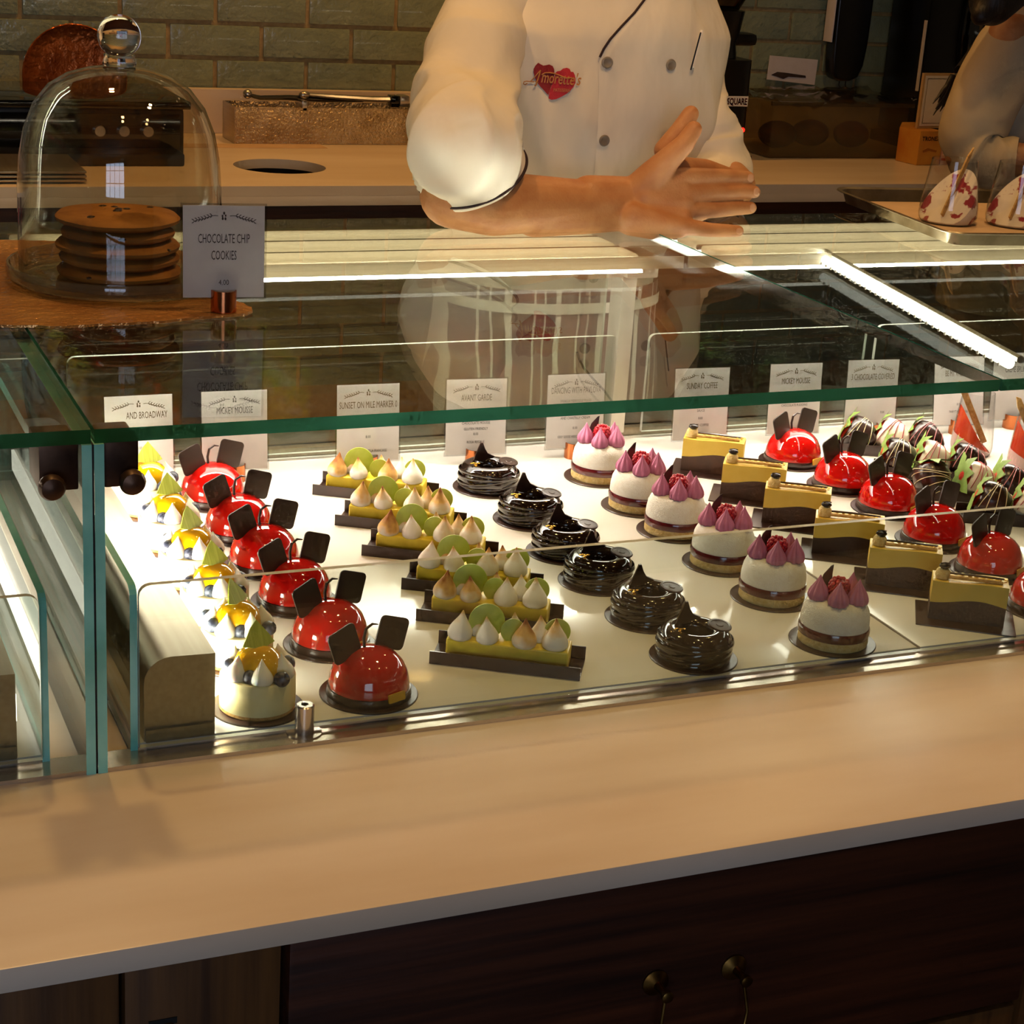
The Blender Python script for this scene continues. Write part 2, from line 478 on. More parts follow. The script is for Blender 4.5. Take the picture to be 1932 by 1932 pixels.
# rear sliding doors
M_DOORGLASS = glass('rear_door_glass', 'e2e4de', 1.55, 0.015, 1.2)
for (a, b_, par) in ((.275, 1.125, mid), (1.155, 2.1, rig), (-.7, .23, lef)):
    k = pane('sliding_door', a, b_, 2.228, 2.234, .02, ZG0 - .019, par, gm=M_DOORGLASS, em=M_EDGE2)
for (xx, par) in ((1.140, mid), (.262, mid), (2.12, rig)):
    po = obj('post', B().box(xx - .011, xx + .011, 2.19, 2.226, .0205, ZG0 - .0185), M_WHITEMETAL, par, bevel=0.0015)
    br = obj('post_bracket', B().box(xx - .018, xx + .030, 2.165, 2.225, ZG0 - .05, ZG0 - .0185), M_WHITEMETAL, par, bevel=0.003)
# light housings: bent steel boxes with a rounded upper edge, LED on the inner face
def light_housing(parent, x0, x1, flip=False):
    z0, z1, rr = ZD, .088, .024
    poly = [(x0, z0), (x1, z0), (x1, z1 - .001)]
    for k in range(7):
        a = PI / 2 + k / 6 * PI / 2
        poly.append((x0 + rr + rr * math.cos(a), z1 - rr + rr * math.sin(a)))
    h = obj('light_housing', B().prism(poly, 1.444, 2.19, 'y'), M_STEEL, parent, smooth=30)
    obj('foot_flange', B().box(x0 + .001, x1 - .001, 1.4405, 1.4438, ZD, ZD + .012), M_STEEL, h)
    obj('led_strip', B().box(x1 + .0005, x1 + .004, 1.47, 2.17, .030, .055), M_LED3 if flip else M_LED, h)
light_housing(mid, .306, .370)
light_housing(lef, .132, .196, True)
# rear LED lines under the tracks, then glowing panels added to brighten the rails
for (a, b_, par) in ((.34, 1.10, mid), (1.22, 2.08, rig), (-.6, .2, lef)):
    obj('rear_led_strip', B().box(a, b_, 2.080, 2.096, ZG0 - .0225, ZG0 - .0190), M_LED2, par)
for (a, b_, par) in ((.34, 1.10, mid), (1.22, 2.08, rig), (-.6, .2, lef)):
    obj('rail_fill_panel', B().box(a, b_, 2.102, 2.285, ZG0 - .022, ZG0 - .019), M_RAILFILL, par)
# oblique LED bar under the right hand glass
lb0, lb1 = onz(1540, 481, .290), onz(1905, 686, .290)
dv = (lb1 - lb0).normalized()
bar = obj('led_bar', B().tube([lb0, lb1], .006, 10), emit('bright_led_bar', 'fff6e6', 12.0), rig)
tag(bar, 'glowing white bar lamp')
sd = Vector((-dv.y, dv.x, 0))
for k in range(34):
    p = lb0.lerp(lb1, (k + .5) / 34) - sd * .0085 + Vector((0, 0, -.003))
    obj('led_bead', B().ball(p, .0022, 6, 4), M_CARD, bar)
obj('led_mount', B().tube([lb0 + sd * .012 + Vector((0, 0, .0045)), lb1 + sd * .012 + Vector((0, 0, .0045))], .0045, 6), M_ALU, rig)
# clamps with round knobs at the front corner
for (x0, x1, kx, par) in ((.2685, .297, .289, mid), (.216, .2478, .224, lef)):
    c = obj('clamp', B().box(x0, x1, YF + .008, YF + .06, .258, ZG0 - .0005), M_BRONZE, par, bevel=0.002)
    obj('knob', B().lathe([(0, 0), (.0062, 0), (.0065, .006), (.0105, .009), (.0112, .014), (.009, .019), (.003, .0215), (0, .0215)], 20, mt=Matrix.Rotation(PI / 2, 4, 'X')).xf(Matrix.Translation((kx, YF + .008, .266))), M_BRONZE, c)
# standoffs on the deck edge
for (px, py, par) in ((575, 1383, mid),):
    p = onz(px, py, .004)
    s_ = obj('standoff', B().lathe([(0, 0), (.0165, 0), (.0165, .0012), (.0088, .0012), (.0088, .027), (.0075, .0282), (.0035, .0282), (.0035, .022), (0, .022)], 24), M_CHROME, par, (p.x, YF + .022, .004))
s_ = obj('standoff', B().lathe([(0, 0), (.0165, 0), (.0165, .0012), (.0088, .0012), (.0088, .027), (.0075, .0282), (.0035, .0282), (.0035, .022), (0, .022)], 24), M_CHROME, lef, (.19, 1.98, ZD))

# ------------------------------------------------------------------ back counter
BZ = .15
bc = thing('back_counter', 'cream stone back counter with a round waste hole', 'counter', (0, 0, 0))
hole_c, hole_r = Vector((1.085, 3.735)), .098
def holed_slab(x0, x1, y0, y1, z0, z1, c, r, n=40):
    V = []; F = []
    for z in (z1, z0):
        for j in range(n):
            a = 2 * PI * j / n - PI
            V.append((c.x + r * math.cos(a), c.y + r * math.sin(a), z))
        for j in range(n):
            a = 2 * PI * j / n - PI
            s = .21 / max(abs(math.cos(a)), abs(math.sin(a)))
            V.append((c.x + s * math.cos(a), c.y + s * math.sin(a), z))
    for j in range(n):
        k = (j + 1) % n
        F += [(j, k, n + k, n + j), (2*n + j, 3*n + j, 3*n + k, 2*n + k), (j, 2*n + j, 2*n + k, k)]
    b = B().add(V, F)
    q = .21
    b.box(x0, c.x - q, y0, y1, z0, z1).box(c.x + q, x1, y0, y1, z0, z1).box(c.x - q, c.x + q, y0, c.y - q, z0, z1).box(c.x - q, c.x + q, c.y + q, y1, z0, z1)
    return b
obj('stone_slab', holed_slab(-1.5, 4.5, 3.488, 4.23, BZ - .020, BZ, hole_c, hole_r), M_STONE, bc, smooth=30)
obj('front_edge', B().box(-1.5, 4.5, 3.4881, 3.52, BZ - .040, BZ - .0201), M_STONE, bc, bevel=.001)
obj('hole_collar', B().lathe([(hole_r + .0005, BZ - .0205), (hole_r + .004, BZ - .0205), (hole_r + .004, BZ - .14), (0, BZ - .14), (0, BZ - .137), (hole_r + .0005, BZ - .137), (hole_r + .0005, BZ - .0205)], 32, (hole_c.x, hole_c.y, 0)), M_BLACK, bc)
obj('backsplash', B().box(-1.5, 4.5, 4.210, 4.238, BZ, .2525), M_STONE, bc, bevel=0.002)
obj('base_cabinet', B().box(-1.5, 4.5, 3.55, 3.60, FLOOR, BZ - .0405), M_DARKWOOD, bc)

# ------------------------------------------------------------------ cakes
M_BOARD = mat('dark_cake_board', '35201a', 0.35, col2='2a1813', cscale=30, coat=0.2)
M_RED = mat('red_mirror_glaze', 'd5120c', 0.07, col2='c00f0a', cscale=25, coat=0.8)
M_CHOC = mat('dark_chocolate', '2c1a13', 0.28, col2='3a241a', cscale=30, coat=0.15)
M_CHOCSATIN = mat('satin_dark_chocolate', '2a1c16', 0.42, col2='33231b', cscale=40)
M_GLAZE = mat('chocolate_glaze', '20130d', 0.09, col2='28170f', cscale=20, coat=0.6)
M_GOLD = mat('gold_leaf', 'e9b23a', 0.25, 0.9, col2='c98e22', cscale=200, bump=0.6, bscale=400)
M_YELLOWCHOC = mat('yellow_chocolate', 'd9a31e', 0.4, col2='d09a18', cscale=60)
M_LEMON = mat('lemon_custard', 'f0d53a', 0.4, col2='e4c32a', cscale=60, bump=0.15, bscale=150)
M_LIME = mat('lime_chocolate_disc', 'b9c93a', 0.4, col2='c8d455', cscale=70, bump=0.2, bscale=120)
M_CHEESE = mat('cheesecake', 'f3e4ac', 0.5, col2='edd99a', cscale=50, bump=0.1, bscale=200)
M_CRUST = mat('biscuit_crust', 'c99a55', 0.85, col2='a87838', cscale=180, bump=0.8, bscale=350)
M_MANGO = mat('mango_glaze', 'f2b80e', 0.08, col2='e6a40a', cscale=30, coat=0.7)
M_CREAM = mat('white_cream', 'f7efe0', 0.5, col2='f3e8d6', cscale=40, sss=0.25)
M_BERRY = mat('blueberry_skin', '232838', 0.4, col2='5a6072', cscale=260, lo=0.45, hi=0.7, bump=0.2, bscale=200)
M_GREENCHOC = mat('green_chocolate', '9aa52c', 0.45, col2='b9c24c', cscale=6, stretch=(60, 3, 3), bump=0.2, bscale=30)
M_PINK = mat('pink_meringue', 'c87899', 0.5, col2='bb6a8c', cscale=40)
M_RASP = mat('raspberry', 'c4182a', 0.3, col2='a81224', cscale=90, coat=0.2)
M_VELVET = mat('white_velvet_mousse', 'f4efe4', 0.8, col2='eee6d8', cscale=200, bump=0.5, bscale=900)
M_JELLY = mat('dark_berry_jelly', '4a0d12', 0.14, col2='5c1216', cscale=40, coat=0.4)
M_SPONGE = mat('pale_sponge', 'e9cf92', 0.9, col2='d9b56c', cscale=220, bump=0.8, bscale=420)
M_COFFEEMOUSSE = mat('caramel_mousse', 'ecc95a', 0.4, col2='e6c04c', cscale=50)
M_CHOCMOUSSE = mat('dark_chocolate_mousse', '3d2416', 0.5, col2='482b1b', cscale=70, bump=0.15, bscale=300)
M_BISCUIT = mat('toasted_biscuit_stick', 'd9b06a', 0.7, col2='b98a45', cscale=160, bump=0.5, bscale=300)

def toasted():
    """white meringue browned by the torch towards the tip (its own colour, not shade)"""
    m = mat('torched_meringue', 'faf3e6', 0.5, sss=0.2)
    nt = m.node_tree
    p = nt.nodes['Principled BSDF']
    tc = nt.nodes.new('ShaderNodeTexCoord')
    sx = nt.nodes.new('ShaderNodeSeparateXYZ'); nt.links.new(tc.outputs['Object'], sx.inputs[0])
    oi = nt.nodes.new('ShaderNodeObjectInfo')
    nz = nt.nodes.new('ShaderNodeTexNoise'); nz.inputs['Scale'].default_value = 70
    nt.links.new(tc.outputs['Object'], nz.inputs['Vector'])
    a = nt.nodes.new('ShaderNodeMath'); a.operation = 'MULTIPLY_ADD'; a.inputs[1].default_value = 34.0
    nt.links.new(sx.outputs['Z'], a.inputs[0])
    b = nt.nodes.new('ShaderNodeMath'); b.operation = 'MULTIPLY_ADD'; b.inputs[1].default_value = .55; b.inputs[2].default_value = -.62
    nt.links.new(oi.outputs['Random'], b.inputs[0]); nt.links.new(b.outputs[0], a.inputs[2])
    c = nt.nodes.new('ShaderNodeMath'); c.operation = 'MULTIPLY_ADD'; c.inputs[1].default_value = .9
    nt.links.new(nz.outputs['Fac'], c.inputs[0]); nt.links.new(a.outputs[0], c.inputs[2])
    r = nt.nodes.new('ShaderNodeValToRGB')
    e = r.color_ramp.elements
    e[0].position = .42; e[0].color = lin('faf2e2'); e[1].position = 1.0; e[1].color = lin('9a5a1c')
    k = e.new(.72); k.color = lin('e8b868')
    nt.links.new(c.outputs[0], r.inputs[0]); nt.links.new(r.outputs[0], p.inputs['Base Color'])
    return m
M_TOAST = toasted()

KISS = [(0, 0), (.0098, 0), (.0117, .0018), (.0123, .0045), (.0117, .008), (.0096, .012), (.0068, .0158), (.0042, .0195), (.0021, .0230), (.0007, .0260), (0, .0268)]
me_kiss = B().lathe(KISS, 18).mesh('meringue', 50); me_kiss.materials.append(M_TOAST)
me_cream = B().lathe([(r * .86, z * .90) for r, z in KISS], 16).mesh('cream_drop', 50); me_cream.materials.append(M_CREAM)
me_rib = B().lathe([(r * .92, z * 1.0) for r, z in KISS], 54, rmod=lambda a, i: 1.03 - .17 * abs(math.sin(4.5 * a)) ** 3).mesh('pink_meringue', 70); me_rib.materials.append(M_PINK)
bb = B().lathe([(0, 0), (.0045, .0006), (.0072, .0045), (.0075, .0075), (.0064, .0112), (.004, .0133), (.0034, .0140), (.0026, .0134), (.0018, .0122), (0, .012)], 16, rmod=lambda a, i: 1 + (.12 * math.cos(5 * a) if i in (6, 7) else 0))
me_blue = bb.mesh('blueberry', 60); me_blue.materials.append(M_BERRY)
rb = B()
for i in range(6):
    zz = .002 + i * .0024; rr = .0078 * math.sin(math.acos(max(-1, min(1, (zz - .0075) / .0095))))
    k = max(3, int(rr / .00125 * 1.9))
    for j in range(k):
        a = 2 * PI * (j + .5 * (i % 2)) / k
        rb.ball((rr * math.cos(a), rr * math.sin(a), zz), .0021, 7, 5)
rb.ball((0, 0, .0165), .0018, 7, 5).ball((0, 0, .008), .0068, 10, 6)
me_rasp = rb.mesh('raspberry', 60); me_rasp.materials.append(M_RASP)

def disc_board(parent, r=.046):
    return obj('cake_board', B().lathe([(0, 0), (r, 0), (r, .0012), (r - .0006, .0018), (0, .0018)], 40), M_BOARD, parent)

def rounded_rect(w, h, r, n=4):
    o = []
    for cx, cy, a0 in ((w/2 - r, h/2 - r, 0), (-w/2 + r, h/2 - r, PI/2), (-w/2 + r, -h/2 + r, PI), (w/2 - r, -h/2 + r, 1.5*PI)):
        for k in range(n + 1):
            a = a0 + k / n * PI / 2; o.append((cx + r * math.cos(a), cy + r * math.sin(a)))
    return o
def circ(r, n=32, sx=1.0): return [(r * sx * math.cos(2 * PI * k / n), r * math.sin(2 * PI * k / n)) for k in range(n)]

def make_lemon(t):
    disc_board(t, .044)
    obj('crust', B().lathe([(0, .0019), (.0348, .0019), (.0355, .003), (.035, .0055), (0, .0055)], 40), M_CRUST, t)
    obj('cheesecake', B().lathe([(0, .0056), (.0352, .0056), (.0355, .012), (.0352, .034), (.0335, .0362), (0, .0362)], 40), M_CHEESE, t)
    obj('mango_dome', B().lathe([(.0240, .0363), (.0242, .0400), (.0228, .0480), (.0188, .0552), (.012, .0600), (.005, .0618), (0, .0620)], 32), M_MANGO, t)
    for k in range(6):
        a = 2 * PI * (k + .25) / 6
        link('cream_drop', me_cream, None, t, (.0262 * math.cos(a), .0262 * math.sin(a), .0355), (.15 * math.sin(a), -.15 * math.cos(a), 0))
        a += PI / 6
        link('blueberry', me_blue, None, t, (.0275 * math.cos(a), .0275 * math.sin(a), .0358), (rnd.uniform(-1, 1), rnd.uniform(-1, 1), a))
    s = obj('chocolate_shard', B().prism([(-.017, -.004), (.003, -.008), (.018, -.002), (.013, .006), (.002, .020), (-.006, .012)], -.0007, .0007, 'y'), M_GREENCHOC, t, (0, .002, .0665), (-.55, .12, .15))
    tag(s, 'green textured chocolate triangle')

def make_dome(t):
    disc_board(t, .0475)
    b_ = obj('chocolate_band', B().lathe([(0, .0019), (.0405, .0019), (.0410, .003), (.0400, .0095), (.0385, .0100), (0, .0100)], 44), M_CHOC, t)
    obj('glazed_dome', B().lathe([(.0388, .0101), (.0389, .013), (.0380, .0195), (.0355, .0275), (.0315, .035), (.0262, .0402), (.0195, .0445), (.0115, .0472), (.004, .0482), (0, .0484)], 44), M_RED, t)
    for s in (-1, 1):
        p = obj('chocolate_plaque', B().prism(rounded_rect(.0325, .0325, .005), -.0009, .0009, 'y'), M_CHOCSATIN, t, (s * .0272, .0 + .004, .0560), (-.10, s * .30, s * -.10), bevel=.0003)
        tag(p, 'thin square plate of dark chocolate')
    obj('chocolate_hook', B().tube([(-.004, .004, .046), (-.004, .006, .056), (-.001, .007, .065), (.006, .007, .0685), (.012, .006, .0672)], [.0016, .0016, .0015, .0013, .0006], 8), M_CHOC, t)
    g = obj('gold_strip', B().prism(rounded_rect(.020, .0085, .0012), -.0008, .0008, 'y'), M_YELLOWCHOC, t, (.004, -.0405, .0115), (-.12, 0, .10))
    tag(g, 'small yellow chocolate bar')

def make_lime(t):
    obj('tray', B().box(-.076, .076, -.026, .024, 0, .0012).box(-.076, .076, -.0275, -.0262, 0, .0135).box(-.076, .076, .0242, .0255, 0, .0150), M_BOARD, t, smooth=0)
    obj('custard_bar', B().box(-.062, .062, -.0165, .0165, .0013, .0240), M_LEMON, t, bevel=.0025, seg=3)
    for (x, y, s) in ((-.050, -.007, 1.05), (-.021, -.009, .95), (.016, -.009, 1.05), (.047, -.007, 1.1), (-.034, .008, .95), (.004, .009, .95), (.031, .009, .95)):
        link('meringue', me_kiss, None, t, (x, y, .0230), (rnd.uniform(-.08, .08), rnd.uniform(-.08, .08), rnd.uniform(0, 6)), (s, s, s * 1.08))
    for (x, y, r, tl) in ((-.0245, .0035, .0185, .25), (.003, -.001, .0125, .1), (.047, .0075, .0135, -.2)):
        obj('lime_disc', B().prism(circ(r, 28), -.0008, .0008, 'y'), M_LIME, t, (x, y, .0240 + r * .84), (-.1, tl, .25), bevel=.0003)

def make_ring(t):
    disc_board(t, .046)
    def rm(a, i): return 1 + .022 * math.sin(6 * a + i * .9) * (1 if i < 6 else .2)
    obj('chocolate_ring', B().lathe([(.012, .0019), (.034, .0019), (.0372, .004), (.0388, .011), (.0388, .019), (.0372, .0265), (.034, .0315), (.0295, .0342), (.0235, .0345), (.0188, .0325), (.0165, .028), (.016, .019), (0, .0185)], 48, rmod=rm), M_GLAZE, t, smooth=60)
    for k in range(5):
        al = k * .93; tl = .10 + .05 * (k % 3); z0 = .008 + .0036 * k; rr = .0398 - .0006 * abs(k - 3)
        pts = []
        for j in range(40):
            a = 2 * PI * j / 40
            pts.append((rr * math.cos(a), rr * math.sin(a), max(.0035, z0 + rr * tl * math.sin(a + al))))
        obj('chocolate_ribbon', B().tube(pts, .0024, 6, flat=.45, closed=True), M_GLAZE, t, smooth=70)
    f = B()
    poly = [(-.015, 0), (-.0125, .010), (-.009, .020), (-.0065, .027), (-.003, .0262), (.001, .017), (.006, .009), (.016, .003), (.017, 0)]
    f.prism(poly, -.0012, .0012, 'y')
    f.v = [Vector((v.x, v.y + .006 * math.sin(v.x * 80), v.z)) for v in f.v]
    obj('chocolate_fin', f, M_CHOC, t, (-.0075, .017, .0315), (.15, 0, .2), smooth=25)
    md = obj('chocolate_medallion', B().lathe([(0, 0), (.0125, 0), (.0128, .001), (.0122, .002), (.0098, .0021), (.0095, .0017), (.004, .0017), (.0035, .0022), (0, .0022)], 28), M_CHOC, t, (.0245, .004, .0345), (.1, .12, 0))
    g = B()
    rr_ = random.Random(5)
    for k in range(7):
        c = (rr_.uniform(-.005, .005), rr_.uniform(-.004, .004), rr_.uniform(0, .003))
        g.ball(c, .0018, 5, 3, (1.2, 1, .4))
    obj('gold_leaf', g, M_GOLD, t, (-.019, -.0165, .0345), smooth=0)

def make_white(t):
    disc_board(t, .0465)
    obj('sponge', B().lathe([(0, .0019), (.0368, .0019), (.0372, .004), (.0368, .0115), (0, .0115)], 44, rmod=lambda a, i: 1 + .008 * math.sin(17 * a + i)), M_SPONGE, t)
    obj('berry_jelly', B().lathe([(0, .0116), (.0375, .0116), (.0382, .0145), (.0382, .019), (.0372, .0215), (0, .0215)], 44), M_JELLY, t)
    obj('white_mousse', B().lathe([(.0366, .0216), (.0368, .024), (.0364, .031), (.0350, .039), (.0325, .0445), (.0285, .0482), (.022, .0498), (0, .0500)], 44), M_VELVET, t)
    for (x, y, s) in ((-.0205, -.006, 1.02), (.0005, -.0195, 1.0), (.0205, -.006, 1.04), (.0135, .0155, 1.0), (-.0135, .0165, .98)):
        if s == .98: continue
        link('pink_meringue', me_rib, None, t, (x, y, .0488), (0, 0, x * 90), (s, s, s))
    link('raspberry', me_rasp, None, t, (-.001, .0005, .0525), (0.1, .1, 0), (1.25, 1.25, 1.25))
    lf = B().prism([(-.008, 0), (-.0085, .010), (-.006, .021), (.001, .031), (.0035, .0325), (.0035, .022), (.005, .012), (.004, 0)], -.0006, .0006, 'y')
    obj('chocolate_leaf', lf, M_CHOC, t, (-.0125, .0125, .048), (-.2, .1, .3), smooth=25)

def wavy(x, ph=0): return .0250 + .0035 * math.sin(x * 62 + .9)
def make_slice(t):
    obj('cake_board', B().prism(rounded_rect(.108, .074, .001, 1), 0, .0016, 'z'), M_BOARD, t, smooth=0)
    n = 16; xs = [-.041 + .082 * i / n for i in range(n + 1)]
    lo = [(x, wavy(x)) for x in xs]
    obj('chocolate_layer', B().prism([(-.041, .0017), (.041, .0017)] + lo[::-1], -.0165, .0165, 'y'), M_CHOCMOUSSE, t, smooth=25)
    top = [(x, .0475 + .0012 * math.sin(x * 60)) for x in xs]
    obj('caramel_layer', B().prism(lo + top[::-1], -.0165, .0165, 'y'), M_COFFEEMOUSSE, t, smooth=25)
    obj('cream_dollop', B().lathe([(0, 0), (.0075, 0), (.0082, .003), (.0076, .008), (.006, .0105), (0, .0115)], 18), M_SPONGE, t, (-.031, -.004, .0472))
    bn = obj('coffee_bean', B().ball((0, 0, 0), .0052, 12, 8, (1.35, .9, .65)), mat('coffee_bean', '1f120b', .3) if 'coffee_bean' not in bpy.data.materials else bpy.data.materials['coffee_bean'], t, (-.030, -.005, .0612), (0, .1, .5))
    obj('bean_crease', B().tube([(-.006, 0, .0030), (0, .0006, .0036), (.006, 0, .0030)], .0006, 6), M_INK, bn)
    obj('biscuit_stick', B().tube([(-.024, -.009, .0505), (.0, -.010, .0512), (.034, -.008, .0507)], .0021, 8), M_BISCUIT, t)
    obj('chocolate_stick', B().tube([(-.026, .001, .0515), (.0, .0, .0525), (.036, .002, .0515)], .0013, 6), M_CHOC, t)
    for k in range(7):
        obj('piped_dot', B().ball((-.016 + k * .0075, .008, .0492), .0026, 8, 5, (1.1, 1, .7)), M_COFFEEMOUSSE, t)
    g = B()
    for k in range(5): g.ball((rnd.uniform(-.004, .004), rnd.uniform(-.003, .003), rnd.uniform(0, .002)), .0016, 5, 3, (1.3, 1, .4))
    obj('gold_leaf', g, M_GOLD, t, (.034, -.007, .0525), smooth=0)

ORD = ['nearest the front glass', 'second from the front glass', 'third from the front glass', 'fourth from the front glass', 'fifth from the front glass', 'farthest back by the price cards']
def row(name, cat, maker, what, group, pts, rz, jit=.06):
    first = None
    for i, (x, y) in enumerate(pts):
        lab = what + ', ' + ORD[i]
        a = rz + random.Random(i * 7 + len(name)).uniform(-jit, jit)
        if first is None:
            first = thing(name, lab, cat, (x, y, ZD), a, group); maker(first)
        else:
            dup(first, (x, y, ZD), a, lab)
YS = [1.488, 1.600, 1.712, 1.824, 1.936, 2.050]
row('lemon_cheesecake', 'cake', make_lemon, 'blueberry and mango topped cheesecake beside the steel light housing', 'lemon cheesecakes', [(.421, 1.486), (.430, 1.594), (.434, 1.70), (.436, 1.81), (.438, 1.925), (.440, 2.045)], .25, .4)
row('red_dome_cake', 'cake', make_dome, 'red glazed dome cake left of the lime bars', 'red dome cakes in the first row', [(.531, 1.487), (.530, 1.607), (.528, 1.725), (.525, 1.836), (.524, 1.943), (.523, 2.064)], .30)
row('meringue_bar', 'cake', make_lime, 'lemon bar with torched meringues in a dark tray', 'lemon meringue bars', [(.691, 1.522), (.716, 1.630), (.731, 1.718), (.721, 1.826), (.722, 1.930), (.729, 2.044)], -.54, .03)
row('chocolate_ring_cake', 'cake', make_ring, 'dark chocolate ring cake with a fin', 'chocolate ring cakes', [(.882, 1.482), (.883, 1.590), (.877, 1.700), (.879, 1.796), (.884, 1.911), (.880, 2.038)], -.40)
row('raspberry_cake', 'cake', make_white, 'white mousse cake topped with pink meringues and a raspberry', 'raspberry mousse cakes', [(1.050, 1.481), (1.050, 1.608), (1.047, 1.718), (1.044, 1.832), (1.041, 1.927), (1.043, 2.046)], -.50, .12)
row('coffee_slice', 'cake', make_slice, 'caramel and chocolate slice with a coffee bean', 'coffee slices', [(1.234, 1.497), (1.224, 1.606), (1.216, 1.711), (1.212, 1.823), (1.209, 1.925), (1.211, 2.038)], -.60, .04)
row('red_dome_cake', 'cake', make_dome, 'red glazed dome cake right of the coffee slices', 'red dome cakes by the strawberries', [(1.345, 1.500), (1.358, 1.618), (1.353, 1.724), (1.366, 1.844), (1.358, 1.940), (1.348, 2.052)], .30)

# ------------------------------------------------------------------ price cards
def ornament(b, w, y):
    for s in (-1, 1):
        pts = [(s * (.006 + .024 * k / 8) , 0, y - .006 * (k / 8) ** 2 + .0006 * math.sin(k)) for k in range(9)]
        b.tube([Vector(p) for p in pts], .00032, 4)
        for k in range(2, 9):
            p = Vector(pts[k])
            for d in (-1, 1):
                q = p + Vector((s * .0016, 0, d * .0017))
                b.tube([p, q, q + Vector((s * .0014, 0, d * .0003))], [.00022, .0005, .0001], 4)
    for (x, z, r) in ((0, .0028, .0014), (-.0016, .0, .0012), (.0016, .0004, .0011), (-.0014, -.0026, .0014), (.0014, -.0028, .0014)):
        b.ball((x, 0, y + z), r, 8, 5, (.75, .2, 1.15))

def price_card(lines, label, loc, rz, tilt=0.08, w=.084, h=.102, hz=.018, group='price cards in copper rings'):
    t = thing('price_card', label, 'price card', loc, rz, group)
    obj('holder', B().lathe([(.0118, 0), (.0132, 0), (.0132, .022), (.0118, .022), (.0118, 0)], 28), M_COPPER, t)
    R_ = (-tilt, 0, 0)
    c = obj('card', B().box(-w / 2, w / 2, -.0004, .0004, 0, h), M_CARD, t, (0, 0, hz), R_, smooth=0)
    sl = B().box(-w / 2 - .0022, w / 2 + .0022, -.0010, -.0006, -.002, h + .0022).box(-w / 2 - .0022, w / 2 + .0022, .0006, .0010, -.002, h + .0022)
    obj('plastic_sleeve', sl, M_SLEEVE, c, smooth=0)
    b = B()
    ornament(b, w, h - .0105)
    for (s, z, size, xs, dx) in lines:
        v, f = text_mesh(s, size, 0, 'CENTER', xs)
        b.add([(x.x + dx, -.0006 - x.z, x.y + z) for x in v], f)
    b.v = [Vector((x.x, min(x.y * .15 - .0005, -.00045), x.z)) for x in b.v]
    obj('lettering', b, M_INK, c, smooth=0, fix=False)
    return t
T1, T2 = .0125, .0062
def title(s, xs=.50, dx=0, z=.073): return (s, z, T1, xs, dx)
def sub(s, z, xs=.78, dx=0): return (s, z, T2 * .82, xs, dx)
CY = 2.135
cards = [
    (.449, CY, [title('AND BROADWAY', .50, .010), sub('AND BLUEBERRIES,', .056, dx=.008), sub('CHANTILLY CREAM', .049, dx=.008), sub('8.00', .034), sub('& PROSECCO', .022, dx=.014)], 'price card reading AND BROADWAY half hidden by the bronze clamp', .0),
    (.570, CY, [title('MICKEY MOUSSE'), sub('WHITE CHOCOLATE MOUSSE, AND', .056, .62), sub('CHOCOLATE PUDDING', .047)], 'price card behind the red domes reading CHOCOLATE PUDDING, left one', -.03),
    (.748, CY, [title('SUNSET ON MILE MARKER 0', .50, z=.071), sub('KEY LIME CUSTARD, GRAHAM', .053, .7), sub('CRACKER CRUST WITH MERINGUE', .046, .68), sub('8.00', .031), sub('TAITTINGER BRUT LA FRANCAISE', .012, .66)], 'price card reading SUNSET ON MILE MARKER 0', -.05),
    (.900, CY, [title('AVANT GARDE'), sub('FLOURLESS', .058), sub('CHOCOLATE BISCUIT AND DARK', .048, .7), sub('CHOCOLATE MOUSSE', .041), sub('GLUTEN FRIENDLY', .033), sub('8.00', .026), sub('ROSA REGALE', .015)], 'price card reading AVANT GARDE behind the chocolate rings', -.08),
    (1.047, CY, [title('DANCING WITH PAVLOVA', .48, z=.076), sub('VANILLA MERINGUE FILLED', .064, .74), sub('WITH RASPBERRY', .055), sub('AND CHASTILLY CREAM', .040), sub('8.00', .026), sub('GREY GOOSE HIBISCUS LEMONADE', .014, .62)], 'price card reading DANCING WITH PAVLOVA', -.05),
    (1.243, CY, [title('SUNDAY COFFEE'), sub('COFFEE CHOCOLATE', .057), sub('MOUSSE, AND CARAMEL', .047), sub('SAUCE', .040), sub('8.00', .029), sub('SPIKED COFFEE', .019)], 'price card reading SUNDAY COFFEE behind the slices', -.06),
    (1.397, CY, [title('MICKEY MOUSSE'), sub('WHITE CHOCOLATE MOUSSE, AND', .047, .62), sub('CHOCOLATE PUDDING', .040)], 'price card between the SUNDAY COFFEE and 3 CHOCOLATE COVERED cards', -.05),
    (1.529, CY, [title('3 CHOCOLATE COVERED', .50), sub('STRAWBERRIES', .056), sub('9.00', .022, dx=.02)], 'price card reading 3 CHOCOLATE COVERED', -.08),
    (1.682, CY - .01, [title('BE MY VALENTINE', .48), sub('CRUNCH AND RASPBERRY', .047, .7), sub('8.00', .029), sub('FAIRYTALE CUVEE', .018)], 'tilted price card reading BE MY VALENTINE behind the tumbler', -.10),
    (1.79, CY, [title('CREME BRULEE', .5), sub('VANILLA', .05)], 'price card cut by the right picture edge in the case', -.05),
]
for i, (x, y, ln, lab, rz) in enumerate(cards):
    price_card(ln, lab, (x, y, ZD), rz, .10 if i != 8 else .22, hz=.014)
price_card([('CHOCOLATE CHIP', .056, .0135, .46, 0), ('COOKIES', .039, .0135, .46, 0), ('4.00', .013, .0078, .8, 0)], 'price card reading CHOCOLATE CHIP COOKIES beside the glass dome', (.462, 1.785, ZG1 + .0035), -.10, .04, w=.083, h=.094, hz=.014)

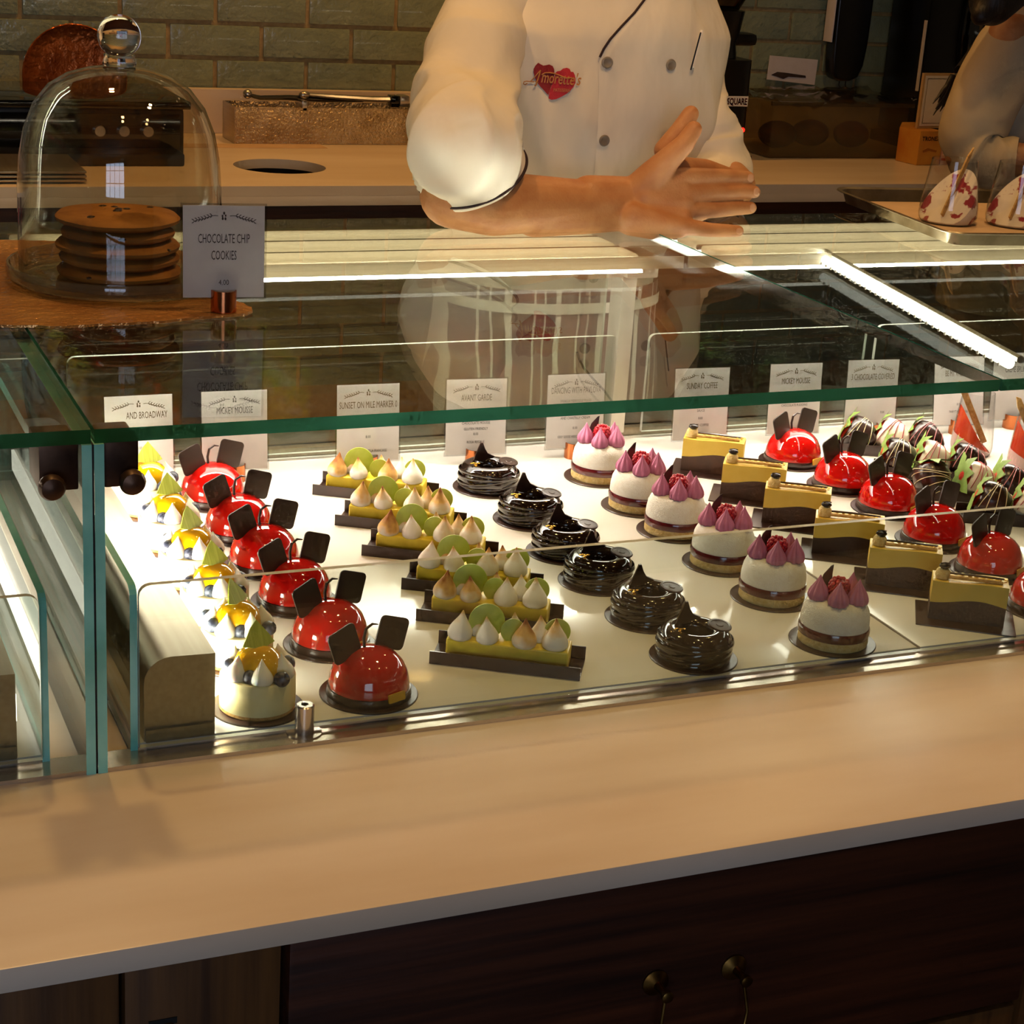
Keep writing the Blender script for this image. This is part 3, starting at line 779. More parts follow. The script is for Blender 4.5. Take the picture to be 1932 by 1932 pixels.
# ------------------------------------------------------------------ strawberries on dark trays
M_WHITECHOC = mat('white_chocolate', 'f0e6d0', 0.3, col2='eadfc6', cscale=20, coat=0.2)
M_STRAW = mat('strawberry_flesh', 'd8341c', 0.35, col2='b8220f', cscale=120, bump=0.5, bscale=300)
M_LEAF = mat('strawberry_leaf', '6d8a3a', 0.55, col2='8aa452', cscale=60, bump=0.3, bscale=120)
M_REDDRIZ = mat('red_drizzle', 'a8202c', 0.3)
M_PINKDRIZ = mat('pink_drizzle', 'd58a8c', 0.35)
M_CREAMDRIZ = mat('cream_drizzle', 'e8d9b0', 0.35)
def strawberry(label, loc, lie, rz, coatm, drz, s=1.0):
    """lies with its leafy end on local -x and up; coat covers the pointed end"""
    t = thing('chocolate_strawberry', label, 'strawberry', loc, rz, 'chocolate dipped strawberries')
    MT = Matrix.Rotation(lie, 4, 'Y')
    prof = [(0, -.024), (.006, -.0225), (.0125, -.016), (.0168, -.006), (.0178, .003), (.0160, .0105), (.011, .0148), (0, .016)]
    prof = [(r * s, z * s) for r, z in prof]
    zl = .0178 * s
    off = Matrix.Translation((0, 0, zl)) @ MT
    obj('fruit', B().lathe(prof, 22).xf(off), M_STRAW, t)
    cp = [(r * 1.06 + .0006, z * 1.03 if z < 0 else z) for r, z in prof if z < .0125 * s] + [(.0148 * s, .0125 * s)]
    cp = [(0 if r < .001 else r, z) for r, z in cp]
    cp[0] = (0, cp[0][1])
    ct_ = obj('chocolate_coat', B().lathe(cp, 22).xf(off), coatm, t)
    for k in range(5):
        z0 = (-.017 + k * .0056) * s
        pts = []
        for j in range(19):
            a = -1.9 + 3.8 * j / 18
            z = z0 + .004 * s * math.sin(a * 1.3 + k)
            zz = max(-.0235 * s, min(.011 * s, z))
            r = 0
            for (ra, za), (rb_, zb_) in zip(prof, prof[1:]):
                if za <= zz <= zb_: r = ra + (rb_ - ra) * (zz - za) / (zb_ - za)
            pts.append(off @ Vector(((r * 1.07 + .0012) * math.cos(a + PI), (r * 1.07 + .0012) * math.sin(a + PI), zz)))
        obj('drizzle', B().tube(pts, .00055, 5), drz, ct_)
    for k in range(7):
        a = 2 * PI * k / 7 + .3
        L_ = .021 * s * (1 + .3 * math.sin(k * 2.1)); wv = .0066 * s
        c, sn = math.cos(a), math.sin(a)
        b = B()
        P = [(0, 0, 0), (.3, 1, .12), (.65, .9, .10 + .12 * math.sin(k)), (1, 0, -.1 + .25 * math.sin(k * 1.7))]
        V = []
        for (u, w, h) in P:
            for sg in ((-1, 1) if w else (0,)):
                x = .003 * s + u * L_; y = sg * w * wv
                V.append((c * x - sn * y, sn * x + c * y, .0152 * s + h * L_ * .55 - .002 * u))
        b.add(V, [(0, 2, 1), (1, 2, 4, 3), (3, 4, 5)])
        b.xf(off)
        n = len(b.v); b.v += [v + Vector((0, 0, .0005)) for v in b.v]; b.f += [tuple(i + n for i in q[::-1]) for q in b.f]; b.m += [0] * (len(b.f) - len(b.m))
        obj('leaf', b, M_LEAF, t, smooth=60, fix=False)
    return t
for i, (x, y, w_) in enumerate(((1.515, 2.062, 'closest to the price cards'), (1.508, 1.955, 'second from the price cards'), (1.502, 1.862, 'third from the price cards'), (1.51, 1.765, 'fourth from the price cards'))):
    t = thing('berry_tray', 'dark cardboard strip tray under strawberries, ' + w_, 'tray', (x, y, ZD), -.45, 'strawberry trays')
    obj('tray_base', B().box(-.072, .072, -.024, .024, 0, .0012).box(-.072, .072, -.0252, -.0241, 0, .016).box(-.072, .072, .0241, .0252, 0, .012), M_BOARD, t, smooth=0)
def bloc(i, u):
    c = ((1.515, 2.062), (1.508, 1.955), (1.502, 1.862), (1.51, 1.765))[i]
    a = -.45
    return (c[0] + u * math.cos(a), c[1] + u * math.sin(a), ZD + .0014)
for (i, u, cm, dz, lie, rz, lab) in (
    (0, -.047, M_CHOC, M_CREAMDRIZ, 1.15, 2.5, 'chocolate dipped strawberry with red shoulder at the back, beside the price card'),
    (0, .000, M_WHITECHOC, M_REDDRIZ, 1.2, 2.4, 'white dipped strawberry with red drizzle at the back of the case'),
    (0, .047, M_CHOC, M_PINKDRIZ, 1.2, 2.3, 'pink drizzled dark strawberry at the back, next to the tumbler'),
    (1, -.047, M_CHOC, M_CREAMDRIZ, 1.35, 2.6, 'large dark strawberry with cream lines between red dome and white berry'),
    (1, .000, M_WHITECHOC, M_REDDRIZ, 1.2, 2.6, 'white strawberry with red lines in the second tray'),
    (1, .047, M_CHOC, M_PINKDRIZ, 1.3, 2.5, 'dark strawberry with pink drizzle in the second tray'),
    (2, -.047, M_CHOC, M_CREAMDRIZ, .5, 1.4, 'upright dark strawberry under wide leaves in the third tray'),
    (2, .010, M_WHITECHOC, M_REDDRIZ, 1.25, 2.9, 'big white strawberry with fine red arcs in the third tray'),
    (2, .055, M_CHOC, M_PINKDRIZ, 1.2, 2.7, 'dark strawberry at the right picture edge, third tray'),
    (3, -.035, M_CHOC, M_CREAMDRIZ, 1.2, 2.5, 'dark strawberry in the nearest tray with gold lines'),
    (3, .015, M_WHITECHOC, M_REDDRIZ, 1.2, 2.5, 'white strawberry in the nearest tray cut by the picture edge')):
    strawberry(lab, bloc(i, u), lie, rz, cm, dz, 1.32)

# ------------------------------------------------------------------ tumblers with slanted fillings
M_CUP = glass('thin_clear_cup', 'f8f8f8', 1.4, 0.0)
M_JELLYRED = mat('strawberry_jelly', 'c8381f', 0.1, col2='d4502a', cscale=50, coat=0.5)
M_PANNA = mat('pink_panna_cotta', 'e8b8b0', 0.4, col2='f0cdc2', cscale=30)
M_CRUMBLE = mat('pecan_crumble', 'b8865a', 0.9, col2='e0b88a', cscale=150, bump=1, bscale=300)
def cup_q(z): return .031 - .009 * (z / .09) - .006 * math.exp(-z / .006)
def tumbler(label, loc, rz, c1, c2, tilt, group, wood_m, s=1.0, crumbs=True, wide=1.0):
    cup_r = lambda z: cup_q(z) * wide
    t = thing('dessert_tumbler', label, 'dessert cup', loc, rz, group)
    H = .088 * s
    zs = [0, .001, .003, .006, .012, .025, .045, .065, .088]
    outer = [(0, 0)] + [(cup_r(z) * s, z * s) for z in zs]
    inner = [(cup_r(z) * s - .0009, max(z * s, .0015)) for z in zs[::-1] if z > .0005] + [(0, .0015)]
    obj('cup', B().lathe(outer + inner, 36), M_CUP, t, smooth=60)
    def fill(name, m, ztop, sl, extra=0.0):
        """cup filling cut by a slanted plane"""
        V = []; F = []; n = 30; K = 9
        for i in range(K + 1):
            for j in range(n):
                a = 2 * PI * j / n
                rr = cup_r(.03) * s - .0012
                top = max(.004, min(H * .97, ztop + sl * rr * math.cos(a)))
                lowz = .002
                z = lowz + (top - lowz) * i / K
                r = cup_r(z / s) * s - .0015 - extra
                V.append((r * math.cos(a), r * math.sin(a), z))
        for i in range(K):
            for j in range(n):
                k = (j + 1) % n
                F.append((i * n + j, i * n + k, (i + 1) * n + k, (i + 1) * n + j))
        F.append(tuple(range(n - 1, -1, -1)))
        V.append((0, 0, ztop)); c = len(V) - 1
        for j in range(n): F.append((K * n + j, K * n + (j + 1) % n, c))
        return obj(name, B().add(V, F), m, t, smooth=50)
    if crumbs: fill('cream_base', M_PANNA, .016 * s, .5, -.0004)
    fill('filling', c1, .030 * s, tilt)
    if crumbs:
        b = B(); r3 = random.Random(4)
        for k in range(26):
            a = r3.uniform(0, 2 * PI); q = r3.uniform(0, .02) * s; x = q * math.cos(a)
            b.ball((x, q * math.sin(a), .031 * s + tilt * x), r3.uniform(.0015, .0038), 6, 4)
        obj('crumbs', b, c2, t, smooth=0)
    obj('biscuit_stick', B().prism([(-.0042, 0), (.0042, 0), (.0052, .09), (.0015, .118 if wide > 1 else .105), (-.004, .10)], -.0013, .0013, 'y'), wood_m, t, (-.020 * s * wide, -.010, .014), (0, .62 if wide > 1 else .50, .1), smooth=0, bevel=.0004)
    return t
tumbler('clear tumbler of slanted red jelly behind the strawberries', (1.640, 2.035, ZD), 2.74, M_JELLYRED, M_CRUMBLE, 1.45, 'jelly tumblers in the case', M_BISCUIT, 1.05)
tumbler('clear tumbler of red jelly at the right picture edge', (1.672, 1.945, ZD), 2.74, M_JELLYRED, M_CRUMBLE, 1.45, 'jelly tumblers in the case', M_BISCUIT, 1.05)

# ------------------------------------------------------------------ baking pan with two tumblers on the case top
M_PAN = mat('worn_aluminium_pan', 'a59a86', 0.42, 1.0, col2='857a66', cscale=25, bump=0.25, bscale=60)
M_PARCH = mat('baking_parchment', 'd9b894', 0.7, col2='cfae88', cscale=20)
pa = thing('baking_pan', 'worn aluminium sheet pan on the case top holding two tumblers', 'baking pan', (1.55, 2.04, ZG1))
pcx, pcy = (onz(1560, 356, ZG1 + .02) - onz(1782, 442, ZG1 + .02)).xy.normalized()
pa.location = onz(1795, 452, ZG1 + .01); pa.location.z = ZG1
pa.rotation_euler[2] = math.atan2(pcy, pcx) - PI / 2
PW, PD = .46, .36
b = B()
def pan_ring(w0, d0, w1, d1, z, r): return [(x + (w0 + w1) / 2, y + (d0 + d1) / 2, z) for x, y in rounded_rect(w1 - w0, d1 - d0, r, 5)]
rings = [pan_ring(.008, .008, PW - .008, PD - .008, .0005, .02), pan_ring(0.001, 0.001, PW - .001, PD - .001, .019, .025), pan_ring(-.006, -.006, PW + .006, PD + .006, .021, .03),
         pan_ring(-.007, -.007, PW + .007, PD + .007, .019, .03), pan_ring(-.005, -.005, PW + .005, PD + .005, .0175, .03)]
ins = [pan_ring(.0092, .0092, PW - .0092, PD - .0092, .0017, .02)]
V = []; F = []
for r_ in rings: V += r_
n = len(rings[0])
for i in range(len(rings) - 1):
    for j in range(n):
        k = (j + 1) % n; F.append((i * n + j, i * n + k, (i + 1) * n + k, (i + 1) * n + j))
F.append(tuple(range(n - 1, -1, -1)))
b.add(V, F)
obj('pan', b, M_PAN, pa, smooth=50, fix=False)
obj('parchment', B().box(.012, PW - .012, .012, PD - .012, .0008, .0018), M_PARCH, pa)
M_SWIRL = mat('raspberry_ripple', 'f2e6d4', 0.4, col2='9c2438', cscale=45, lo=.52, hi=.56)
c1 = onz(1786, 418, ZG1 + .003); c2 = onz(1900, 424, ZG1 + .003)
tumbler('clear tumbler with pink rippled cream, first on the baking pan', (c1.x, c1.y, ZG1 + .0022), .35, M_SWIRL, M_JELLYRED, 1.1, 'tumblers on the baking pan', M_BISCUIT, 1.06, False, 1.42)
tumbler('clear tumbler with pink rippled cream, second on the baking pan at the picture edge', (c2.x + .012, c2.y, ZG1 + .0022), .35, M_SWIRL, M_JELLYRED, 1.1, 'tumblers on the baking pan', M_BISCUIT, 1.06, False, 1.42)

# ------------------------------------------------------------------ copper sheet, glass stand, cookies, dome
cs = thing('copper_sheet', 'thin hammered copper serving sheet with a ragged edge under the glass stand', 'serving sheet', (0, 0, ZG1))
poly = []
front = [(-.12, 1.76), (.05, 1.765), (.20, 1.762), (.235, 1.757), (.287, 1.745), (.34, 1.749), (.388, 1.752), (.43, 1.764), (.482, 1.772), (.492, 1.784), (.496, 1.80), (.487, 1.83), (.492, 1.95), (.497, 2.06), (.48, 2.14), (.30, 2.17), (.1, 2.165), (-.12, 2.15)]
for (a, b2) in zip(front, front[1:] + front[:1]):
    k = max(1, int((Vector(b2) - Vector(a)).length / .006))
    for j in range(k):
        p = Vector(a).lerp(Vector(b2), j / k); q = noise.noise(Vector((p.x * 90, p.y * 90, 0))) * .0025
        poly.append((p.x + q, p.y + q))
obj('sheet', B().prism(poly, .0004, .0030, 'z'), mat('hammered_brass_copper', 'd8a262', .3, 0.6, col2='b87c42', cscale=10, bump=.9, bscale=110, bdist=.004), cs, smooth=0)

gl_t = .0036 + ZG1
def stand(label, cx, cy):
    t = thing('glass_stand', label, 'cake stand', (cx, cy, gl_t), 0, 'round glass stands')
    obj('plate', B().lathe([(0, 0), (.105, 0), (.117, .002), (.121, .007), (.1215, .016), (.120, .0195), (.1175, .0195), (.1165, .015), (.113, .0085), (.104, .0068), (0, .0068)], 64), M_THICKGLASS, t, smooth=50)
M_THICKGLASS = glass('thick_clear_glass', 'eef2ec', 1.5, 0.0, 1.6, .05, 'd8c8a8')
CX, CY_ = .388, 1.940
stand('round clear glass stand under the cookie dome', CX, CY_)
stand('round clear glass stand cut by the left picture edge', .128, 1.93)
M_COOKIE = mat('baked_cookie', 'b57a34', 0.8, col2='976020', cscale=25, bump=0.5, bscale=120)
M_CHIP = mat('chocolate_chip', '2c180e', 0.35)
r4 = random.Random(9)
zc = gl_t + .0072
for k in range(5):
    rr = .066 - .002 * k * (k % 2)
    t = thing('cookie', ['bottom chocolate chip cookie of the stack', 'second chocolate chip cookie from the bottom', 'third chocolate chip cookie from the bottom', 'fourth chocolate chip cookie from the bottom', 'top chocolate chip cookie showing dark chips'][k] + ' under the glass dome', 'cookie', (CX - .002 + r4.uniform(-.003, .003), CY_ - .004 + r4.uniform(-.003, .003), zc), r4.uniform(0, 6), 'cookies under the dome')
    obj('cookie_body', B().lathe([(0, 0), (rr * .9, 0), (rr * .985, .003), (rr, .0065), (rr * .95, .0098), (rr * .7, .0122), (rr * .3, .0132), (0, .0134)], 44, rmod=lambda a, i, k=k: 1 + .018 * math.sin(3 * a + k) + .01 * math.sin(7 * a)), M_COOKIE, t)
    for j in range(9 if k == 4 else 5):
        a = r4.uniform(0, 2 * PI); q = rr * (r4.uniform(.05, .75) if k == 4 else .92)
        obj('chocolate_chip', B().ball((q * math.cos(a), q * math.sin(a), .0128 - .0022 * (q / rr) if k == 4 else .007), .005, 8, 5, (1.2, 1, .4)), M_CHIP, t)
    zc += .0140
dm = thing('glass_dome', 'clear bell shaped glass dome with round knob over the cookies', 'cloche', (CX, CY_, gl_t + .0070))
pr = [(.1075, 0), (.1078, .04), (.1072, .095), (.1050, .125), (.0995, .154), (.089, .180), (.074, .199), (.055, .211), (.034, .2175), (.02, .2195), (0, .220)]
inn = [(max(r - .0028, 0), z - (.0028 if i > 4 else 0)) for i, (r, z) in enumerate(pr)][::-1]
dp = [(pr[0][0], 0)] + pr[1:]
obj('bell', B().lathe(dp + [(q, z) for q, z in inn] + [pr[0]], 64), glass('dome_glass', 'f6f6f2', 1.5, 0.0, 1.3), dm, smooth=60, fix=True)
M_SOLIDGLASS = mat('solid_glass', 'ffffff', 0.0)
M_SOLIDGLASS.node_tree.nodes['Principled BSDF'].inputs['Transmission Weight'].default_value = 1.0
M_SOLIDGLASS.node_tree.nodes['Principled BSDF'].inputs['IOR'].default_value = 1.45
kn = [(0, .2207), (.017, .2207), (.0175, .2235), (.0155, .2285), (.0165, .2325)]
for k in range(13):
    a = -PI / 2 + .55 + (PI - .55) * k / 12
    kn.append((max(.0225 * math.cos(a), 0) if k < 12 else 0, .2510 + .0225 * math.sin(a)))
obj('knob', B().lathe(kn, 40), M_SOLIDGLASS, dm, smooth=60)
# maroon gift box by the dome
mb = thing('pastry_box', 'dark maroon pastry box with pink petals at the left picture edge', 'box', (.225, 2.19, ZG1))
obj('box_body', B().box(-.07, .035, 0, .09, 0, .052), mat('maroon_card', '3a0d12', .5), mb, bevel=.001)
obj('box_lid', B().box(-.071, .036, -.001, .091, .052, .058), M_CARD, mb, bevel=.001)
hb = B()
for (x, z, r) in ((-.004, .038, .006), (.004, .034, .007), (.012, .028, .006), (.006, .022, .005)): hb.prism([(x + r * math.cos(k), z + r * .7 * math.sin(k)) for k in [2 * PI * j / 12 for j in range(12)]], -.0012, -.0002, 'y')
obj('petal_print', hb, mat('pink_print', 'c83a52', .5), mb)

# ------------------------------------------------------------------ things on the back counter
hx = thing('utensil_box', 'open hammered steel box on the back counter', 'box', (1.068, 4.045, BZ + .0005))
bw, bd, bh, tk = .50, .11, .083, .004
bm_ = B().box(0, bw, 0, tk, 0, bh)
obj('front_panel', bm_, M_HAMMER, hx, bevel=.001)
obj('back_panel', B().box(0, bw, bd - tk, bd, 0, bh), M_HAMMER, hx, bevel=.001)
obj('side_panel', B().box(0, tk, tk, bd - tk, 0, bh), M_STEEL, hx, bevel=.001)
obj('side_panel', B().box(bw - tk, bw, tk, bd - tk, 0, bh), M_STEEL, hx, bevel=.001)
obj('bottom_panel', B().box(tk, bw - tk, tk, bd - tk, 0, tk), M_STEEL, hx)
tg = thing('serving_tongs', 'dark and chrome tongs resting across the hammered steel box', 'tongs', (1.068, 4.045, BZ + bh + .004), 0)
def arm(name, pts, rad, m): obj(name, B().tube(pts, rad, 8, flat=1.6), m, tg)
arm('arm', [(.045, .06, .016), (.075, .058, .010), (.14, .055, .012), (.21, .05, .010), (.32, .055, .010)], [.004, .005, .006, .007, .006], M_BLACK)
arm('arm', [(.165, .045, .022), (.25, .04, .017), (.34, .05, .012), (.40, .05, .012)], [.004, .006, .007, .008], M_CHROME)
obj('ball_end', B().ball((.045, .06, .018), .011, 14, 8), M_CHROME, tg)
obj('hinge', B().ball((.175, .042, .020), .011, 12, 8, (1.3, .8, .8)), M_CHROME, tg)
obj('ring_pull', B().box(.158, .170, .0, .06, -.012, .012), M_CHROME, tg, bevel=.002)
obj('ferrule', B().box(.385, .405, .034, .066, -.004, .022), M_BLACKGLOSS, tg, bevel=.002)
obj('ferrule_cap', B().box(.406, .430, .032, .068, -.003, .023), M_CHROME, tg, bevel=.004)
# napkin sheet in front of the box
np_ = obj('paper_liner', B().box(.93, 1.27, 3.985, 4.045, BZ + .0002, BZ + .0008), M_PARCH)
tag(np_, 'thin paper liner sticking out before the hammered steel box', 'paper')
# copper pan leaning behind the black machine
cp = thing('copper_pan', 'round hammered copper pan leaning on the wall behind the black machine', 'pan', (.733, 4.17, .155))
obj('dish', B().lathe([(0, 0), (.085, .0), (.108, .006), (.116, .014), (.114, .015), (.105, .008), (.084, .003), (0, .003)], 48, mt=Matrix.Rotation(PI / 2 - .12, 4, 'X')).xf(Matrix.Translation((0, 0, .122))), M_HCOPPER, cp, smooth=50)
# black espresso machine at the left
bmch = thing('espresso_machine', 'low black machine on the back counter below the copper pan', 'machine', (.30, 3.78, BZ + .0005))
obj('housing', B().box(0, .60, .04, .33, 0, .105), M_BLACK, bmch, bevel=.008)
obj('top_tray', B().box(-.01, .61, .02, .34, .106, .122), M_BLACKGLOSS, bmch, bevel=.004)
obj('front_panel', B().box(.01, .59, .034, .0395, .012, .095), M_BLACKGLOSS, bmch, bevel=.002)
obj('drip_tray', B().box(.02, .58, -.05, .033, 0, .025), M_BLACK, bmch, bevel=.004)
for k in range(3): obj('dial', B().lathe([(0, 0), (.012, 0), (.011, .012), (0, .012)], 16, mt=Matrix.Rotation(PI / 2, 4, 'X')).xf(Matrix.Translation((.42 + k * .05, .034, .06))), M_CHROME, bmch)
# grey cloth / tray at left counter edge
gt = thing('grey_tray', 'grey metal tray stack at the left picture edge of the back counter', 'tray', (.30, 3.52, BZ + .0005))
for k in range(3): obj('tray_sheet', B().box(0, .34, 0, .22, .003 + k * .008, .008 + k * .008), M_STEEL, gt, bevel=.002)
# coffee grinder
gr = thing('coffee_grinder', 'tall black coffee grinder with a red light behind the jacket sleeve', 'grinder', (ony(1404, 217, 3.83).x - .066, 3.93, BZ + .0005))
obj('body', B().prism(rounded_rect(.17, .20, .03), 0, .235, 'z'), M_BLACK, gr, smooth=50)
obj('neck', B().lathe([(.075, .236), (.070, .27), (.078, .30), (.085, .345), (0, .345)], 24), M_BLACK, gr, smooth=40)
obj('hopper', B().lathe([(.07, .346), (.10, .40), (.105, .48), (.1, .48), (.066, .35)], 28), glass('smoked_hopper', '8a7a66', 1.45), gr, smooth=50)
obj('spout', B().box(.06, .125, -.03, .03, .262, .292), M_BLACK, gr, bevel=.012)
obj('base_plate', B().box(-.095, .095, -.11, .11, .0, .012), M_BLACK, gr, bevel=.005)
stk = obj('sticker', B().box(.012, .072, -.1012, -.1002, .128, .152), M_CARD, gr, smooth=0)
v, f = text_mesh('SQUARE', .021, 0, 'CENTER', .70, .0002, .0006)
obj('sticker_lettering', B().add([(x.x + .042, -.1016, x.y + .1325) for x in v], f), mat('red_print', 'e8261c', .6), stk, smooth=0, fix=False)
obj('indicator_light', B().ball((.066, -.1005, .072), .0058, 12, 8, (1, .5, 1)), emit('red_indicator', 'ff1a10', 5.0), gr)
# hanging black sleeve, note, machine, frame
wn = ony(1600, 0, 4.2)
hg = thing('hanging_oven_mitt', 'long rounded black mitt hanging on the tile wall', 'mitt', (2.775, 4.205, .305))
prof = [(-.045, .02), (-.036, .006), (-.018, 0), (.012, .0), (.035, .01), (.048, .04), (.054, .09), (.056, .15), (.056, .32), (-.052, .32), (-.052, .14), (-.050, .06)]
obj('mitt', B().prism(prof, -.022, .022, 'y'), M_BLACK, hg, bevel=.008, seg=3, smooth=50)
for sx in (-.008, .012): obj('loop', B().tube([(sx, 0, .001), (sx - .002, -.002, -.012), (sx + .003, -.002, -.018)], .0016, 6), M_BLACK, hg)
obj('white_edge', B().box(-.062, -.058, -.02, .02, .10, .22), M_CARD, hg, bevel=.001)
nt_ = thing('wall_note', 'white note card with a dark pen mark on the tile wall', 'note', (2.555, 4.228, .293), 0)
obj('paper', B().prism([(0, .008), (.15, -.004), (.152, .062), (.002, .070)], 0, .0012, 'y'), M_CARD, nt_, smooth=0)
obj('pen_mark', B().prism([(.012, .020), (.05, .010), (.066, .016), (.12, .014), (.118, .020), (.06, .026), (.03, .028)], -.0012, -.0002, 'y'), M_INK, nt_, smooth=0)
# clear tub with bread under film
tb = thing('bread_tub', 'large clear plastic tub of brown bread under crumpled film', 'tub', (2.36, 3.86, BZ + .0005))
M_TUB = glass('cloudy_tub_plastic', 'c8bda0', 1.45, .15, 1.0, .12, 'a8986c')
obj('tub', B().box(0, .40, 0, .26, 0, .135), M_TUB, tb, bevel=.01)
obj('tub_rim', B().box(-.008, .408, -.008, 0, .128, .138).box(-.008, .408, .26, .268, .128, .138), M_TUB, tb)
fb = B()
nx_, ny_ = 26, 14
V = []; F = []
for i in range(nx_ + 1):
    for j in range(ny_ + 1):
        x = -.02 + .46 * i / nx_; y = -.02 + .30 * j / ny_
        V.append((x, y, .142 + .016 * noise.noise(Vector((x * 14, y * 14, 1))) + .01 * noise.noise(Vector((x * 40, y * 40, 2))) - .012 * math.exp(-((x - .1) / .05) ** 2)))
for i in range(nx_):
    for j in range(ny_):
        a = i * (ny_ + 1) + j; F.append((a, a + ny_ + 1, a + ny_ + 2, a + 1))
obj('plastic_film', fb.add(V, F), glass('cling_film', 'e8e0d0', 1.5, .12, 1.3), tb, smooth=70)
M_BREAD = mat('brown_bread', '7a4418', .8, col2='5a2e0e', cscale=20, bump=.4, bscale=60)
for k, (x, y, lab) in enumerate(((.075, .09, 'dark brown loaf at the grinder end of the clear tub'), (.19, .12, 'brown loaf in the middle of the clear tub'), (.30, .10, 'brown loaf at the carton end of the clear tub'))):
    l_ = thing('bread_loaf', lab, 'bread', (2.36 + x, 3.86 + y, BZ + .012), .3 * k, 'loaves in the tub')
    obj('crust', B().ball((0, 0, .035), .035, 20, 12, (1.45, 1.3, .95)), M_BREAD, l_, smooth=60)
# black coffee machine at the right
cm = thing('coffee_machine', 'glossy black coffee machine with chrome gleams behind the person in pale shirt', 'machine', (2.90, 3.98, BZ + .0005))
obj('base', B().box(-.02, .36, 0, .22, 0, .03), M_BLACK, cm, bevel=.008)
obj('column', B().box(0, .16, .05, .22, .031, .44), M_BLACK, cm, bevel=.01)
obj('head', B().lathe([(.10, .20), (.12, .22), (.125, .30), (.12, .42), (.10, .46), (0, .47)], 32).xf(Matrix.Translation((.22, .09, 0))), M_BLACKGLOSS, cm, smooth=40)
obj('spout', B().lathe([(.02, .12), (.026, .13), (.03, .199), (0, .199)], 20).xf(Matrix.Translation((.20, .03, 0))), M_CHROME, cm)
obj('red_ring', B().tube([(.26 + .025 * math.cos(a), -.032, .37 + .02 * math.sin(a)) for a in [2 * PI * k / 20 for k in range(20)]], .004, 8, closed=True), mat('red_enamel', 'a81c14', .3), cm)
obj('side_trim', B().box(-.004, -.0005, .05, .06, .15, .33), M_CARD, cm)
# framed certificate and yellow carton
fr_ = thing('small_frame', 'small framed cream notice leaning by the yellow carton', 'frame', (2.745, 3.80, BZ + .085), .12)
obj('frame', B().prism([(0, 0), (.115, 0), (.115, .135), (0, .135)], 0, .008, 'y'), mat('pale_wood_frame', 'c9a878', .6), fr_, smooth=0)
obj('notice', B().box(.006, .109, -.0012, -.0002, .006, .129), M_CARD, fr_, smooth=0)
obj('border_line', B().tube([(.013, -.0016, .013), (.102, -.0016, .013), (.102, -.0016, .122), (.013, -.0016, .122)], .0008, 4, closed=True), M_BRASS, fr_)
cr = thing('yellow_carton', 'open yellow carton with dark lettering beside the clear tub', 'carton', (2.725, 3.755, BZ + .0005), .10)
M_CARTON = mat('yellow_carton_print', 'd8a040', .6, col2='c87828', cscale=10)
obj('carton', B().box(0, .074, 0, .08, 0, .084), M_CARTON, cr, bevel=.001)
obj('flap', B().prism([(0, 0), (.074, 0), (.05, .012), (.01, .012)], 0, .001, 'y'), M_CARTON, cr, (0, .078, .084), (-.5, 0, 0), smooth=0)
v, f = text_mesh('TRONEX', .015, 0, 'CENTER', .95, .0002, .0003)
obj('carton_lettering', B().add([(x.x + .037, -.0006, x.y + .060) for x in v], f), M_INK, cr, smooth=0, fix=False)
v, f = text_mesh('GLOVES', .010, 0, 'CENTER', .9, .0002)
obj('carton_band', B().prism([(.014, .036), (.03, .042), (.06, .036), (.058, .031), (.034, .035), (.016, .031)], -.0007, -.0001, 'y'), mat('orange_print', 'b06a20', .6), cr, smooth=0)
cr2 = thing('pink_carton', 'small pink and white carton right of the yellow one', 'carton', (2.803, 3.765, BZ + .0005), .10)
obj('carton', B().box(0, .05, 0, .075, 0, .076), mat('pink_carton_print', 'dca08c', .6, col2='e8c0b0', cscale=12), cr2, bevel=.001)
obj('red_stripe', B().box(.001, .049, -.0007, -.0001, .010, .016), mat('red_stripe_print', 'b03020', .6), cr2, smooth=0)
obj('front_label', B().prism([(.006, .024), (.044, .024), (.044, .056), (.034, .068), (.006, .068)], -.0007, -.0001, 'y'), M_CARD, cr2, smooth=0)

# ------------------------------------------------------------------ people
M_SKIN = mat('skin', 'c68c5c', 0.5, col2='b97a4c', cscale=38, bump=0.3, bscale=260, sss=0.2)
M_SKIN.node_tree.nodes['Principled BSDF'].inputs['Subsurface Radius'].default_value = (.009, .004, .002)
M_NAIL = mat('finger_nail', 'd8a07c', 0.25, col2='dcaa88', cscale=50)
M_JACKET = mat('white_cotton', 'ece2d4', 0.8, col2='e6dbcb', cscale=8, bump=0.45, bscale=13, bdist=0.02, stretch=(1, 1, .55))
M_PIPING = mat('dark_plum_piping', '2a0f16', 0.7)
M_BUTTON = mat('grey_button', '8d8378', 0.4, col2='7d7368', cscale=60)

def capsule(b, p, q, r0, r1, n=14):
    p, q = Vector(p), Vector(q)
    d = q - p; L_ = d.length
    if L_ < 1e-6:
        b.ball(p, r0, n, 8); return
    z = d.normalized()
    x = Vector((0, 0, 1)).cross(z) if abs(z.z) < .95 else Vector((1, 0, 0)).cross(z)
    x.normalize(); y = z.cross(x)
    M4 = Matrix((x, y, z)).transposed().to_4x4(); M4.translation = p
    prof = [(r0 * math.cos(a) if k else 0, r0 * math.sin(a)) for k, a in enumerate([-PI / 2 + PI / 2 * i / 5 for i in range(6)])]
    prof += [(r1 * math.cos(a) if k < 5 else 0, L_ + r1 * math.sin(a)) for k, a in enumerate([PI / 2 * i / 5 for i in range(6)])]
    b.lathe(prof, n, mt=M4)
def chain(b, pts, rad, n=22):
    for i in range(len(pts) - 1): capsule(b, pts[i], pts[i + 1], rad[i], rad[i + 1], n)

